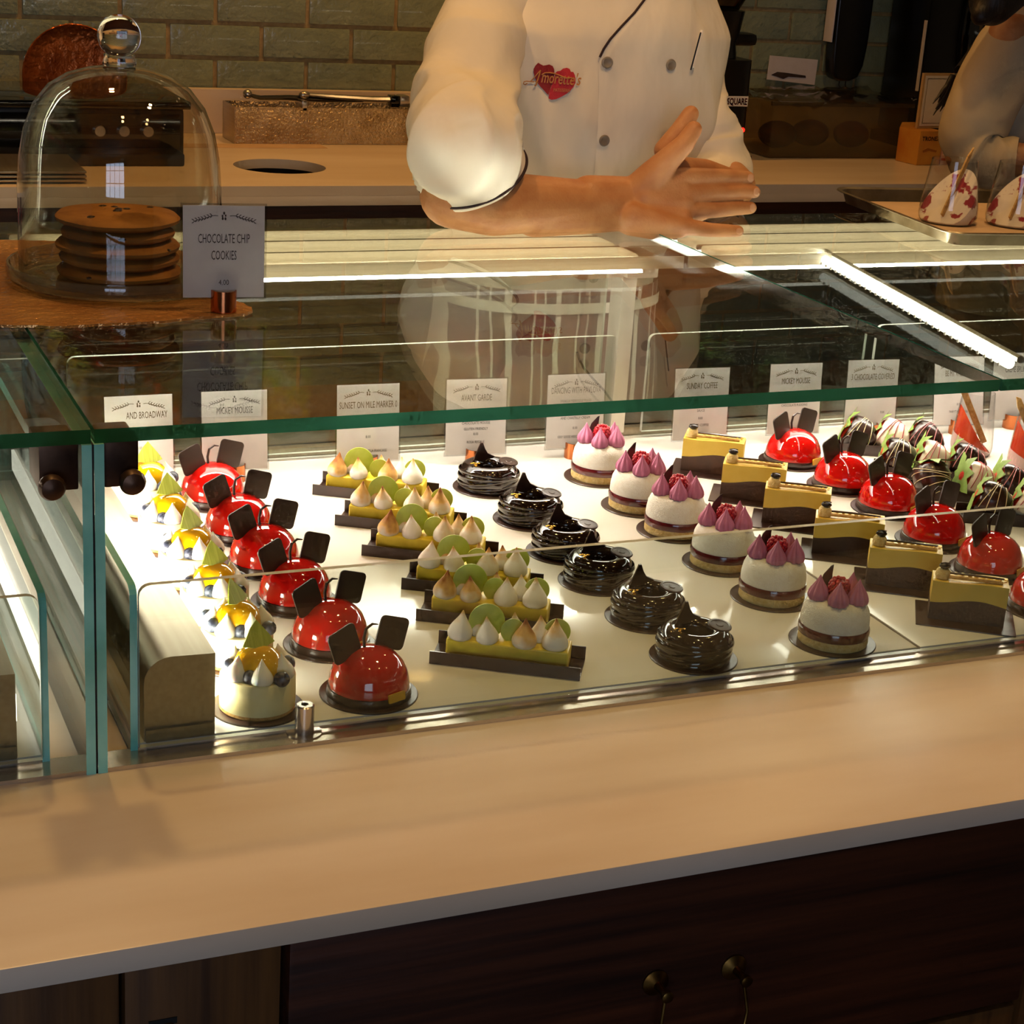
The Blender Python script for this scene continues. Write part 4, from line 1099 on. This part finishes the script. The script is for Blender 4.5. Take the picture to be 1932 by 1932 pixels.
def fuse(b, voxel, smooth_it):
    me = b.mesh('fuse', 0)
    o = bpy.data.objects.new('fuse', me); COL.objects.link(o)
    m = o.modifiers.new('r', 'REMESH'); m.mode = 'VOXEL'; m.voxel_size = voxel; m.use_smooth_shade = True
    s = o.modifiers.new('s', 'SMOOTH'); s.factor = .5; s.iterations = smooth_it
    bpy.context.view_layer.update()
    r = bpy.data.meshes.new_from_object(o.evaluated_get(bpy.context.evaluated_depsgraph_get()))
    bpy.data.objects.remove(o); bpy.data.meshes.remove(me)
    V = [v.co.copy() for v in r.vertices]; F = [tuple(p.vertices) for p in r.polygons]
    bpy.data.meshes.remove(r)
    return V, F

GZ = ZG1
# --- hands: right hand lies edge-on on the glass, back to the viewer; the left palm rests against it
b = B()
def P(px, py, Y): return ony(px, py, Y)
wr = P(1186, 383, 2.212)
elb = Vector((.880, 2.216, GZ + .045))
chain(b, [elb, P(930, 384, 2.2), P(1010, 385, 2.203), P(1100, 386, 2.21), wr], [.044, .043, .0385, .0335, .029])
chain(b, [P(1010, 400, 2.203), P(1110, 404, 2.205), P(1190, 404, 2.200)], [.034, .027, .022])
chain(b, [P(1110, 368, 2.21), P(1190, 366, 2.213)], [.027, .024])
YH = 2.195
fing = {
    'index': ([P(1192, 362, 2.21), P(1248, 345, YH), P(1290, 334, YH - .006), P(1344, 333, YH - .004), P(1384, 333, YH + .004), P(1412, 335, YH + .010)], [.020, .0190, .0135, .0115, .0102, .0090]),
    'middle': ([P(1192, 376, 2.205), P(1250, 372, YH - .004), P(1297, 365, YH - .012), P(1352, 362, YH - .010), P(1394, 361, YH - .002), P(1423, 362, YH + .004)], [.021, .0195, .0138, .0118, .0105, .0092]),
    'ring': ([P(1192, 392, 2.198), P(1250, 398, YH - .008), P(1294, 396.5, YH - .016), P(1348, 396, YH - .014), P(1390, 393, YH - .006), P(1416, 392, YH)], [.021, .0195, .0134, .0114, .0102, .0090]),
    'pinky': ([P(1192, 408, 2.185), P(1246, 421, 2.172), P(1288, 427, 2.163), P(1337, 433.5, 2.156), P(1370, 435, 2.156), P(1393, 436, 2.158)], [.021, .0180, .0120, .0100, .0091, .0081]),
}
for pts, rad in fing.values(): chain(b, pts, rad)
thumb = [P(1200, 362, 2.207), P(1236, 328, 2.194), P(1263, 299, 2.184), P(1291, 272, 2.179), P(1309, 244, 2.182)]
chain(b, thumb, [.023, .0215, .0168, .0140, .0116])
chain(b, [P(1190, 415, 2.192), P(1240, 428, 2.176), P(1282, 431, 2.166)], [.0215, .0185, .0135])
chain(b, [P(1195, 395, 2.20), P(1280, 380, 2.185)], [.022, .0165])
chain(b, [P(1195, 405, 2.20), P(1280, 410, 2.178)], [.022, .0155])
chain(b, [P(1232, 340, 2.197), P(1280, 345, 2.19)], [.020, .0145])
chain(b, [P(1222, 352, 2.2), P(1285, 356, 2.188)], [.022, .016])
chain(b, [P(1215, 372, 2.198), P(1288, 382, 2.182)], [.023, .0165])
chain(b, [P(1215, 400, 2.192), P(1285, 408, 2.176)], [.0225, .0155])
chain(b, [P(1180, 405, 2.2), P(1235, 418, 2.182)], [.024, .0205])
# left arm and hand behind
lw_ = P(1372, 362, 2.275); 
chain(b, [P(1346, 318, 2.42), P(1385, 352, 2.33), lw_], [.036, .032, .028])
for (a1, b1, c1_, d1) in (((1300, 336), (1262, 340), (1225, 352), (1200, 366)), ((1298, 358), (1255, 362), (1216, 372), (1192, 384)), ((1300, 380), (1258, 384), (1222, 392), (1202, 402)), ((1306, 402), (1270, 408), (1242, 414), (1224, 420))):
    chain(b, [lw_, P(*a1, 2.238), P(*b1, 2.232), P(*c1_, 2.238), P(*d1, 2.246)], [.024, .0165, .0105, .0092, .008])
chain(b, [P(1375, 345, 2.26), P(1330, 322, 2.235), P(1292, 312, 2.225)], [.021, .0165, .012])
lth = [P(1360, 345, 2.25), P(1268, 318, 2.222), P(1256, 284, 2.214), P(1284, 246, 2.212), P(1303, 215, 2.214)]
chain(b, lth, [.021, .020, .0165, .0140, .0118])
armsV, armsF = fuse(b, .0018, 13)
# --- coarse body under the clothes: torso, neck, head, legs, upper arms
b = B()
sR, sL = Vector((1.05, 2.50, .590)), Vector((1.325, 2.50, .585))
chain(b, [Vector((1.16, 2.53, -.10)), Vector((1.165, 2.52, .12)), Vector((1.20, 2.50, .38)), Vector((1.21, 2.49, .54))], [.12, .105, .115, .10])
chain(b, [sR, Vector((1.21, 2.49, .60)), sL], [.04, .065, .036])
chain(b, [Vector((1.21, 2.48, .62)), Vector((1.215, 2.44, .74))], [.055, .052])
hd = Vector((1.215, 2.41, .84))
b.ball(hd, .082, 20, 14, (.92, 1.12, 1.28)); b.ball(hd + Vector((0, -.045, -.055)), .05, 16, 10, (.95, .9, .95))
b.ball(hd + Vector((0, -.095, -.012)), .014, 10, 8, (.8, 1.1, 1.4)); b.ball(hd + Vector((0, -.088, -.052)), .016, 10, 8, (1.5, .6, .4))
for s in (-1, 1):
    b.ball(hd + Vector((s * .078, .005, -.01)), .026, 10, 8, (.35, .8, 1.2)); b.ball(hd + Vector((s * .03, -.083, .018)), .012, 10, 6)
chain(b, [sR, Vector((.935, 2.33, .44)), elb], [.05, .045, .042]); chain(b, [sL, P(1322, 200, 2.47), P(1346, 318, 2.42)], [.036, .036, .036])
for s in (-1, 1):
    x = 1.16 + s * .085
    chain(b, [Vector((x, 2.53, -.12)), Vector((x, 2.54, -.42)), Vector((x, 2.56, FLOOR + .05))], [.085, .06, .042])
    chain(b, [Vector((x, 2.57, FLOOR + .045)), Vector((x, 2.43, FLOOR + .035))], [.042, .034])
bodV, bodF = fuse(b, .008, 4)
pb = B().add(armsV, armsF).add(bodV, bodF)
person = obj('person', pb, M_SKIN, smooth=180, fix=False)
tag(person, 'person in white short-sleeved jacket leaning hands clasped on the glass case', 'person')
person['label'] = 'person in a white cook jacket leaning with clasped hands on the case'
# nails
def nail(c, dirv, nrm, w, l):
    z = nrm.normalized(); x = (dirv - z * dirv.dot(z)).normalized(); y = z.cross(x)
    M4 = Matrix((x, y, z)).transposed().to_4x4(); M4.translation = c
    obj('fingernail', B().ball((0, 0, 0), 1, 12, 6, (l, w, .0011), mt=None).xf(M4), M_NAIL, person, smooth=60)
for k, w in (('index', .0062), ('middle', .0064), ('ring', .0062), ('pinky', .0050)):
    pts, rad = fing[k]
    d = (pts[-1] - pts[-2]).normalized(); c = pts[-1] - d * .0035
    vw = (CAM_P - c).normalized(); n_ = (vw - d * vw.dot(d)).normalized()
    nail(c + n_ * (rad[-1] * .90), d, n_ + d * .12, w * .95, .0068)
d = (thumb[-1] - thumb[-2]).normalized(); c = thumb[-1]
n_ = Vector((-.80, -.30, .45)); n_ = (n_ - d * n_.dot(d)).normalized()
nail(c + n_ * .0093 - d * .001, d, n_ + d * .1, .0066, .0085)
# hair cap
hr = B(); hr.ball(hd + Vector((0, .018, .025)), .088, 20, 12, (.97, 1.1, 1.2))
obj('hair', hr, mat('brown_hair', '2a1a10', .6, bump=.5, bscale=200), person)

M_EYE = mat('eye_white', 'f0ece4', .2); M_IRIS = mat('brown_iris', '3a2414', .15); M_LIP = mat('lip', 'b06a58', .45); M_BROW = mat('brow_hair', '2a1a10', .7)
for s in (-1, 1):
    e_ = hd + Vector((s * .030, -.0885, .016))
    obj('eye', B().ball(e_, .0092, 14, 10, (1.25, .75, .75)), M_EYE, person); obj('iris', B().ball(e_ + Vector((0, -.0052, 0)), .0042, 12, 8, (1, .5, 1)), M_IRIS, person)
    obj('eyebrow', B().tube([hd + Vector((s * x, -y, z)) for x, y, z in ((.014, .094, .034), (.030, .092, .038), (.046, .080, .034))], [.0022, .003, .0015], 8), M_BROW, person)
obj('lips', B().tube([hd + Vector((x, -y, -.056)) for x, y in ((-.022, .086), (-.01, .0975), (0, .0985), (.01, .0975), (.022, .086))], [.002, .0045, .0048, .0045, .002], 8), M_LIP, person)
# --- jacket torso as a loft, with cloth folds
def lofted(rings, n, disp=None, closed_top=False):
    V = []; F = []
    for (z, cx, cy, a, bq, ex) in rings:
        for j in range(n):
            t = 2 * PI * j / n
            c, s = math.cos(t), math.sin(t)
            x = a * math.copysign(abs(c) ** ex, c); y = bq * math.copysign(abs(s) ** ex, s)
            V.append(Vector((cx + x, cy + y, z)))
    if disp: V = [v + disp(v, i) for i, v in enumerate(V)]
    for i in range(len(rings) - 1):
        for j in range(n):
            k = (j + 1) % n; F.append((i * n + j, i * n + k, (i + 1) * n + k, (i + 1) * n + j))
    return V, F
def interp(keys, zs):
    out = []
    for z in zs:
        for k0, k1 in zip(keys, keys[1:]):
            if k0[0] <= z <= k1[0]:
                f = (z - k0[0]) / (k1[0] - k0[0]); f2 = f * f * (3 - 2 * f) * .5 + f * .5
                out.append(tuple([z] + [k0[q] + (k1[q] - k0[q]) * f2 for q in range(1, len(k0))])); break
    return out
TK = [(.12, 1.160, 2.515, .170, .125, .85), (.18, 1.160, 2.510, .168, .126, .85), (.30, 1.180, 2.495, .180, .135, .85), (.44, 1.205, 2.485, .195, .142, .85), (.55, 1.210, 2.485, .195, .132, .85), (.62, 1.212, 2.488, .165, .112, .9), (.66, 1.213, 2.485, .115, .085, 1), (.70, 1.214, 2.475, .075, .068, 1), (.735, 1.214, 2.470, .070, .066, 1)]
NT = 128
def tdisp(v, i):
    c = Vector((1.19, 2.49, v.z)); o = (v - c); o.z = 0; o.normalize()
    n1 = noise.noise(Vector((v.x * 16 + v.z * 4, v.y * 10, v.z * 3.2)))
    n2 = noise.noise(Vector((v.x * 30 - v.z * 6, v.y * 20, v.z * 6 + 5)))
    n3 = .5 - 1.8 * abs(noise.noise(Vector((v.x * 13 + v.z * 5, v.y * 6, v.z * 2.2 + 9))))
    return o * (.0065 * n1 + .0032 * n2 + .008 * n3)
rings = interp(TK, [.12 + .615 * k / 110 for k in range(110)])
V, F = lofted(rings, NT, tdisp)
jk = obj('jacket', B().add(V, F), M_JACKET, person, smooth=180)
tag(jk, 'white double-breasted cotton jacket')
bvh = BVHTree.FromPolygons(V, F)
def hit(px, py):
    h = bvh.ray_cast(CAM_P, ray(px, py))
    if h[0] is None: return None, None
    n_ = h[1]
    if n_.dot(ray(px, py)) > 0: n_ = -n_
    return h[0], n_
def on_jacket(p, n_, off):
    h = bvh.ray_cast(p + n_ * .05, -n_)
    return (h[0] if h[0] is not None else p) + n_ * off
# overlapping front panel: grid between the piped edge and the far button line
edge_px = [(1219, -8), (1214, 0), (1196, 25), (1170, 52), (1150, 74), (1138, 92), (1131, 108), (1130, 130), (1129, 180), (1127, 240), (1123, 300), (1120, 345), (1112, 420)]
V = []; F = []; cols = 18
rows_ok = []
for (ex_, ey) in edge_px:
    rw = []
    for k in range(cols + 1):
        p, n_ = hit(ex_ + (1300 - ex_) * k / cols, ey)
        if p is None: rw = None; break
        e = .0038 if k else .001
        rw.append(p + n_ * e)
    if rw: rows_ok.append(rw)
for r_ in rows_ok: V += r_
for i in range(len(rows_ok) - 1):
    for k in range(cols):
        a = i * (cols + 1) + k; F.append((a, a + 1, a + cols + 2, a + cols + 1))
obj('front_flap', B().add(V, F), M_JACKET, jk, smooth=60)
pp = [hit(*q) for q in edge_px[:7]]
pts = [p + n_ * .0035 for p, n_ in pp if p is not None]
if len(pts) > 1:
    fine = []
    for a, c in zip(pts, pts[1:]): fine += [a.lerp(c, k / 4) for k in range(4)]
    obj('neck_piping', B().tube(fine + [pts[-1]], .0017, 8), M_PIPING, jk)
for (bx, by) in ((1144, 118), (1137, 264), (1262, 122), (1250, 262), (1097, 520)):
    p, n_ = hit(bx, by)
    if p is None: continue
    q = n_.to_track_quat('Z', 'Y').to_matrix().to_4x4(); q.translation = p + n_ * .004
    obj('button', B().lathe([(0, 0), (.0078, 0), (.0084, .0015), (.0078, .003), (.0062, .0034), (.0045, .0024), (0, .0022)], 20).xf(q), M_BUTTON, jk)
# embroidered badge
p0, n0 = hit(1043, 153)
if p0 is not None:
    rgt = (CAM_R - n0 * CAM_R.dot(n0)).normalized(); upv = n0.cross(rgt) * 1.0
    if upv.dot(CAM_U) < 0: upv = -upv
    S_ = 1 / FPX * (p0 - CAM_P).dot(CAM_F)
    def badge(name, b2, m, off):
        b2.v = [on_jacket(p0 + rgt * ((v.x - 1043) * S_) + upv * (-(v.y - 153) * S_), n0, off + v.z) for v in b2.v]
        return obj(name, b2, m, jk, smooth=0)
    def px4(l): return [(970 + x / 13.8, 100 + y / 13.8) for x, y in l]
    def fan(poly, k=6):
        """fill an outline with a ring mesh so it drapes on the cloth"""
        c = (sum(p[0] for p in poly) / len(poly), sum(p[1] for p in poly) / len(poly))
        b2 = B(); n = len(poly); V = []; F = []
        for i in range(k + 1):
            for (x, y) in poly: V.append((c[0] + (x - c[0]) * (1 - i / k * .98), c[1] + (y - c[1]) * (1 - i / k * .98), 0))
        for i in range(k):
            for j in range(n): F.append((i * n + j, i * n + (j + 1) % n, (i + 1) * n + (j + 1) % n, (i + 1) * n + j))
        return b2.add(V, F)
    h1 = px4([(630, 270), (560, 340), (510, 430), (515, 530), (550, 650), (600, 760), (670, 850), (780, 960), (900, 1090), (940, 960), (990, 800), (1030, 680), (1060, 560), (1050, 430), (1010, 350), (920, 310), (830, 330), (760, 340), (700, 310)])
    h2 = px4([(1085, 520), (1130, 480), (1220, 465), (1280, 410), (1370, 390), (1440, 420), (1470, 490), (1530, 500), (1570, 580), (1590, 680), (1590, 780), (1550, 870), (1480, 960), (1390, 1040), (1250, 1120), (1100, 1190), (980, 1205), (910, 1170), (930, 1000), (990, 830), (1050, 650)])
    badge('badge_heart', fan(h1), mat('dark_red_thread', '8e0f12', .6, bump=.3, bscale=900), .0018)
    badge('badge_heart', fan(h2), mat('bright_red_thread', 'c02030', .6, bump=.3, bscale=900), .0021)
    M_THREAD = mat('gold_thread', 'c98a4a', .5, col2='b87838', cscale=300)
    v, f = text_mesh("morette's", 30, .32, 'LEFT', .62, 0.0, .25)
    bt = B().add([(1021 + x.x + x.y * .0, 155 + x.x * .075 - x.y, .0006) for x in v], f)
    badge('badge_lettering', bt, M_THREAD, .0026)
    sw = lambda l: [Vector((970 + x / 13.8, 100 + y / 13.8, 0)) for x, y in l]
    def stroke(l, r):
        q = sw(l); q2 = [on_jacket(p0 + rgt * ((v.x - 1043) * S_) + upv * (-(v.y - 153) * S_), n0, .0028) for v in q]
        obj('badge_stroke', B().tube(q2, r, 6), M_THREAD, jk)
    stroke([(360, 790), (300, 830), (255, 800), (270, 750), (340, 735), (430, 745), (540, 750)], .0007)
    stroke([(440, 745), (540, 640), (620, 540), (700, 455)], .0008)
    stroke([(700, 455), (660, 590), (620, 720), (580, 840), (545, 850)], .0011)
    stroke([(560, 740), (640, 770)], .0007)
    stroke([(720, 570), (810, 525), (930, 515), (1060, 535), (1200, 580), (1330, 630), (1430, 655), (1500, 640)], .0008)
    v, f = text_mesh("PATISSERIE", 8.5, 0, 'LEFT', .78, 0.0, .08)
    badge('badge_lettering', B().add([(1045 + x.x, 171.5 + x.x * .04 - x.y, .0006) for x in v], f), M_THREAD, .0026)

# --- sleeves: swept tubes with folds, open at the cuff
def sleeve(name, st, n, folds, piping=True, seed=0, bend=None):
    P_ = [Vector(s[:3]) for s in st]; R_ = [s[3] for s in st]
    # smooth resample (Catmull-Rom)
    pts = []; rad = []; K = 14
    for i in range(len(P_) - 1):
        a, b0, c, d_ = P_[max(i - 1, 0)], P_[i], P_[i + 1], P_[min(i + 2, len(P_) - 1)]
        for k in range(K):
            t = k / K
            pts.append(.5 * ((2 * b0) + (-a + c) * t + (2 * a - 5 * b0 + 4 * c - d_) * t * t + (-a + 3 * b0 - 3 * c + d_) * t ** 3))
            rad.append(R_[i] + (R_[i + 1] - R_[i]) * t)
    pts.append(P_[-1]); rad.append(R_[-1])
    N = len(pts); V = []; F = []
    nx = None
    tilt = bend
    for i in range(N):
        t = (pts[min(i + 1, N - 1)] - pts[max(i - 1, 0)]).normalized()
        if nx is None: nx = (Vector((0, -1, 0)) - t * t.dot(Vector((0, -1, 0)))).normalized()
        nx = (nx - t * nx.dot(t)).normalized(); by = t.cross(nx)
        u = i / (N - 1)
        for j in range(n):
            a = 2 * PI * j / n
            o = nx * math.cos(a) + by * math.sin(a)
            q = pts[i] + o * rad[i]
            ca, sa = .82, .57
            e1 = (u * .42) * ca + q.x * sa * .9 + (q.y * .4); e2 = q.x * ca - u * .42 * sa
            f1 = .42 - 2.3 * abs(noise.noise(Vector((e1 * 24 + seed, e2 * 7, seed * 1.7 + q.y * 6)))) + .35 * noise.noise(Vector((e1 * 60, e2 * 16, seed)))
            f2 = noise.noise(Vector((q.x * 12 + seed, q.y * 12, q.z * 9)))
            w = folds * (.45 + .75 * math.exp(-((u - .72) / .22) ** 2)) * min(1, (1 - u) * 14)
            V.append(q + o * (w * (.8 * f1 + .55 * f2)))
    for i in range(N - 1):
        for j in range(n):
            k = (j + 1) % n; F.append((i * n + j, i * n + k, (i + 1) * n + k, (i + 1) * n + j))
    s = obj(name, B().add(V, F), M_JACKET, person, smooth=180)
    if piping:
        ring = [V[(N - 1) * n + j] for j in range(n)]
        obj('cuff_piping', B().tube(ring, .0021, 8, closed=True), M_PIPING, s)
    return s
def st_(*l): return [(*ony(a, c, y), r) for a, c, y, r in l]
sleeve('sleeve', st_((1045, 15, 2.49, .046), (975, 2, 2.48, .060), (920, 42, 2.455, .065), (895, 105, 2.41, .068), (878, 190, 2.34, .071), (875, 245, 2.266, .073), (880, 288, 2.216, .0740), (892, 326, 2.222, .0735)), 120, .018, True, 3)
sleeve('sleeve', st_((1210, 15, 2.50, .046), (1258, 4, 2.50, .054), (1292, 45, 2.50, .053), (1305, 115, 2.49, .051), (1304, 200, 2.47, .052), (1334, 282, 2.43, .058), (1348, 334, 2.38, .054), (1342, 366, 2.33, .045)), 110, .013, True, 8)
# pens in the sleeve pocket
pn = thing('pen', 'white pen clipped in the sleeve pocket', 'pen')
(pa_, na_), (pc_, nc_) = hit(1300, 126), hit(1318, 60)
a_, c_ = pa_ + na_ * .007, pc_ + nc_ * .007
obj('barrel', B().tube([a_, c_], .0028, 8), M_CARD, pn)
obj('clip', B().tube([a_ + Vector((-.004, -.003, -.004)), a_.lerp(c_, .95) + Vector((-.003, -.003, 0))], .0012, 6), mat('dark_blue_clip', '141828', .3), pn)
# apron
AK = [(-.46, 1.160, 2.49, .215, .165, .9), (-.2, 1.160, 2.50, .20, .155, .9), (.02, 1.160, 2.510, .188, .142, .88), (.12, 1.160, 2.512, .178, .134, .86), (.185, 1.160, 2.508, .175, .133, .86)]
def adisp(v, i):
    c = Vector((1.16, 2.50, v.z)); o = v - c; o.z = 0; o.normalize()
    return o * (.010 * noise.noise(Vector((v.x * 17, v.y * 12, v.z * 2.5))) * min(1, (.19 - v.z) * 7))
V, F = lofted(interp(AK, [-.46 + .645 * k / 60 for k in range(61)]), 160, adisp)
def stripes():
    m = mat('striped_apron', '5a3a3c', .75)
    nt = m.node_tree; p = nt.nodes['Principled BSDF']
    tc = nt.nodes.new('ShaderNodeTexCoord'); sp = nt.nodes.new('ShaderNodeSeparateXYZ'); nt.links.new(tc.outputs['Object'], sp.inputs[0])
    nz = nt.nodes.new('ShaderNodeTexNoise'); nz.inputs['Scale'].default_value = 9; nt.links.new(tc.outputs['Object'], nz.inputs['Vector'])
    ad = nt.nodes.new('ShaderNodeMath'); ad.operation = 'MULTIPLY_ADD'; ad.inputs[1].default_value = .018
    nt.links.new(nz.outputs['Fac'], ad.inputs[0]); nt.links.new(sp.outputs['X'], ad.inputs[2])
    ml = nt.nodes.new('ShaderNodeMath'); ml.operation = 'MULTIPLY'; ml.inputs[1].default_value = 14.0; nt.links.new(ad.outputs[0], ml.inputs[0])
    fr = nt.nodes.new('ShaderNodeMath'); fr.operation = 'FRACT'; nt.links.new(ml.outputs[0], fr.inputs[0])
    r = nt.nodes.new('ShaderNodeValToRGB'); r.color_ramp.interpolation = 'CONSTANT'
    e = r.color_ramp.elements; e[0].position = 0; e[0].color = lin('6a4648'); e[1].position = .30; e[1].color = lin('f0e2dc')
    for ps, cl in ((.34, '6a4648'), (.52, 'f0e2dc'), (.56, '58383c'), (.78, 'f0e2dc'), (.90, '6a4648')):
        k = e.new(ps); k.color = lin(cl)
    nt.links.new(fr.outputs[0], r.inputs[0]); nt.links.new(r.outputs[0], p.inputs['Base Color'])
    return m
ap = obj('apron', B().add(V, F), stripes(), person, smooth=180)
tag(ap, 'plum apron with wavy white stripes')
V, F = lofted([(z, 1.160, 2.508, .1785, .1365, .86) for z in (.150, .158, .166)], 120)
obj('apron_band', B().add(V, F), M_CARD, ap, smooth=180)

# --- second person at the right, seen from behind
p2b = B()
sh = ony(1905, 75, 3.05); el2 = ony(1822, 290, 3.0)
tc2 = Vector((sh.x + .17, 3.10, 0))
chain(p2b, [Vector((tc2.x, 3.12, -.1)), Vector((tc2.x, 3.12, .2)), Vector((tc2.x, 3.10, .46)), Vector((tc2.x, 3.08, .52))], [.12, .11, .12, .10])
chain(p2b, [sh, Vector((tc2.x, 3.08, .54)), Vector((tc2.x + .17, 3.09, .49))], [.05, .06, .05])
chain(p2b, [Vector((tc2.x, 3.07, .56)), Vector((tc2.x - .01, 3.04, .66))], [.052, .05])
h2_ = Vector((tc2.x - .02, 3.02, .755)); p2b.ball(h2_, .08, 18, 12, (.95, 1.1, 1.28))
p2b.ball(h2_ + Vector((.0, -.09, -.01)), .013, 8, 6)
wr2 = Vector((el2.x + .13, 2.86, el2.z + .0))
chain(p2b, [sh, el2, wr2], [.05, .042, .028]); chain(p2b, [wr2, wr2 + Vector((.08, -.05, .0))], [.03, .02])
for k in range(4):
    q = wr2 + Vector((.08, -.05, .018 - .012 * k)); chain(p2b, [q, q + Vector((.05, -.025, -.006))], [.009, .007])
q = wr2 + Vector((.04, -.03, .03)); chain(p2b, [q, q + Vector((.04, -.01, .02))], [.011, .008])
chain(p2b, [Vector((tc2.x + .17, 3.09, .49)), Vector((tc2.x + .24, 3.02, .25)), Vector((tc2.x + .16, 2.86, .22))], [.05, .042, .03])
for s in (-1, 1):
    x = tc2.x + s * .08
    chain(p2b, [Vector((x, 3.12, -.1)), Vector((x, 3.13, -.45)), Vector((x, 3.14, FLOOR + .05))], [.085, .06, .042])
    chain(p2b, [Vector((x, 3.15, FLOOR + .045)), Vector((x, 3.02, FLOOR + .035))], [.042, .034])
V, F = fuse(p2b, .007, 5)
person2 = obj('person', B().add(V, F), M_SKIN, smooth=180, fix=False)
tag(person2, 'person in a pale shirt with dark tied hair at the right picture edge', 'person')
M_SHIRT = mat('pale_beige_shirt', 'cdbb9a', 0.85, col2='c4b08e', cscale=8, bump=.15, bscale=500)
V, F = lofted(interp([(-.05, tc2.x, 3.12, .175, .135, .88), (.15, tc2.x, 3.12, .165, .130, .88), (.35, tc2.x, 3.105, .175, .140, .88), (.47, tc2.x, 3.095, .19, .135, .85), (.535, tc2.x, 3.085, .17, .11, .9), (.575, tc2.x, 3.07, .105, .085, 1), (.60, tc2.x, 3.065, .07, .066, 1)], [-.05 + .65 * k / 60 for k in range(60)]), 90, lambda v, i: Vector((1, .5, 0)) * (.006 * noise.noise(v * 13)))
sb = obj('shirt', B().add(V, F), M_SHIRT, person2, smooth=180)
jsave = M_JACKET; M_JACKET = M_SHIRT; psave = person; person = person2
sleeve('sleeve', [(sh.x + .07, 3.08, sh.z + .015, .07), (sh.x + .01, 3.06, sh.z - .035, .075), (sh.x * .55 + el2.x * .45, 3.03, sh.z * .55 + el2.z * .45, .072), (el2.x + .008, 3.00, el2.z + .03, .064), (el2.x + .02, 2.97, el2.z - .006, .056), (el2.x + .07, 2.925, el2.z - .004, .047)], 60, .009, False, 5)
sleeve('sleeve', [(tc2.x + .12, 3.09, .54, .07), (tc2.x + .18, 3.08, .46, .075), (tc2.x + .22, 3.05, .36, .07), (tc2.x + .24, 3.01, .27, .062), (tc2.x + .22, 2.95, .245, .05)], 48, .006, False, 6)
M_JACKET = jsave; person = psave
M_HAIR = mat('black_hair', '120b08', .5, bump=.6, bscale=160, stretch=(1, 1, .15), col2='1e120c', cscale=60)
hb_ = B(); hb_.ball(h2_ + Vector((0, .012, .018)), .090, 20, 12, (1, 1.12, 1.2))
chain(hb_, [h2_ + Vector((-.05, .02, -.02)), ony(1872, 5, 2.99), ony(1850, 30, 2.97)], [.06, .045, .02])
V, F = fuse(hb_, .006, 3)
obj('hair', B().add(V, F), M_HAIR, person2, smooth=180)
pt_ = B()
for k in range(16):
    a_ = ony(1800 + rnd.uniform(-6, 14), 150 + rnd.uniform(-10, 6), 3.14); c_ = ony(1768 + rnd.uniform(-10, 14), 205 + rnd.uniform(-14, 18), 3.13)
    pt_.tube([a_, a_.lerp(c_, .5) + Vector((0, 0, rnd.uniform(-.004, .004))), c_], [.006, .005, .0008], 6)
pt_.tube([h2_ + Vector((.02, .10, -.03)), Vector((tc2.x - .04, 3.26, .52)), ony(1812, 135, 3.16)], [.03, .028, .014], 8)
obj('ponytail', pt_, M_HAIR, person2, smooth=60)

# ------------------------------------------------------------------ shop front behind the viewer (seen only as reflections)
fw = tag(obj('wall_front', B().box(-4.2, -2.2, -3.12, -3.0, FLOOR, CEIL).box(-.2, 5.5, -3.12, -3.0, FLOOR, CEIL).box(-2.2, -.2, -3.12, -3.0, FLOOR, .1).box(-2.2, -.2, -3.12, -3.0, 1.6, CEIL), M_PLASTER), 'shop front wall with one tall window', kind='structure')
w1 = tag(obj('window_1', B().box(-2.2, -.2, -3.10, -3.09, .1, 1.6), emit('daylight_outside', 'cfe0ff', 5.0)), 'daylit shop window with dark bars', kind='structure')
for x in (-2.2, -1.7, -1.2, -.7, -.23): obj('muntin', B().box(x, x + .03, -3.08, -3.04, .1, 1.6), M_BLACK, w1)
for z in (.1, .6, 1.1, 1.57): obj('muntin', B().box(-2.2, -.2, -3.075, -3.045, z, z + .03), M_BLACK, w1)
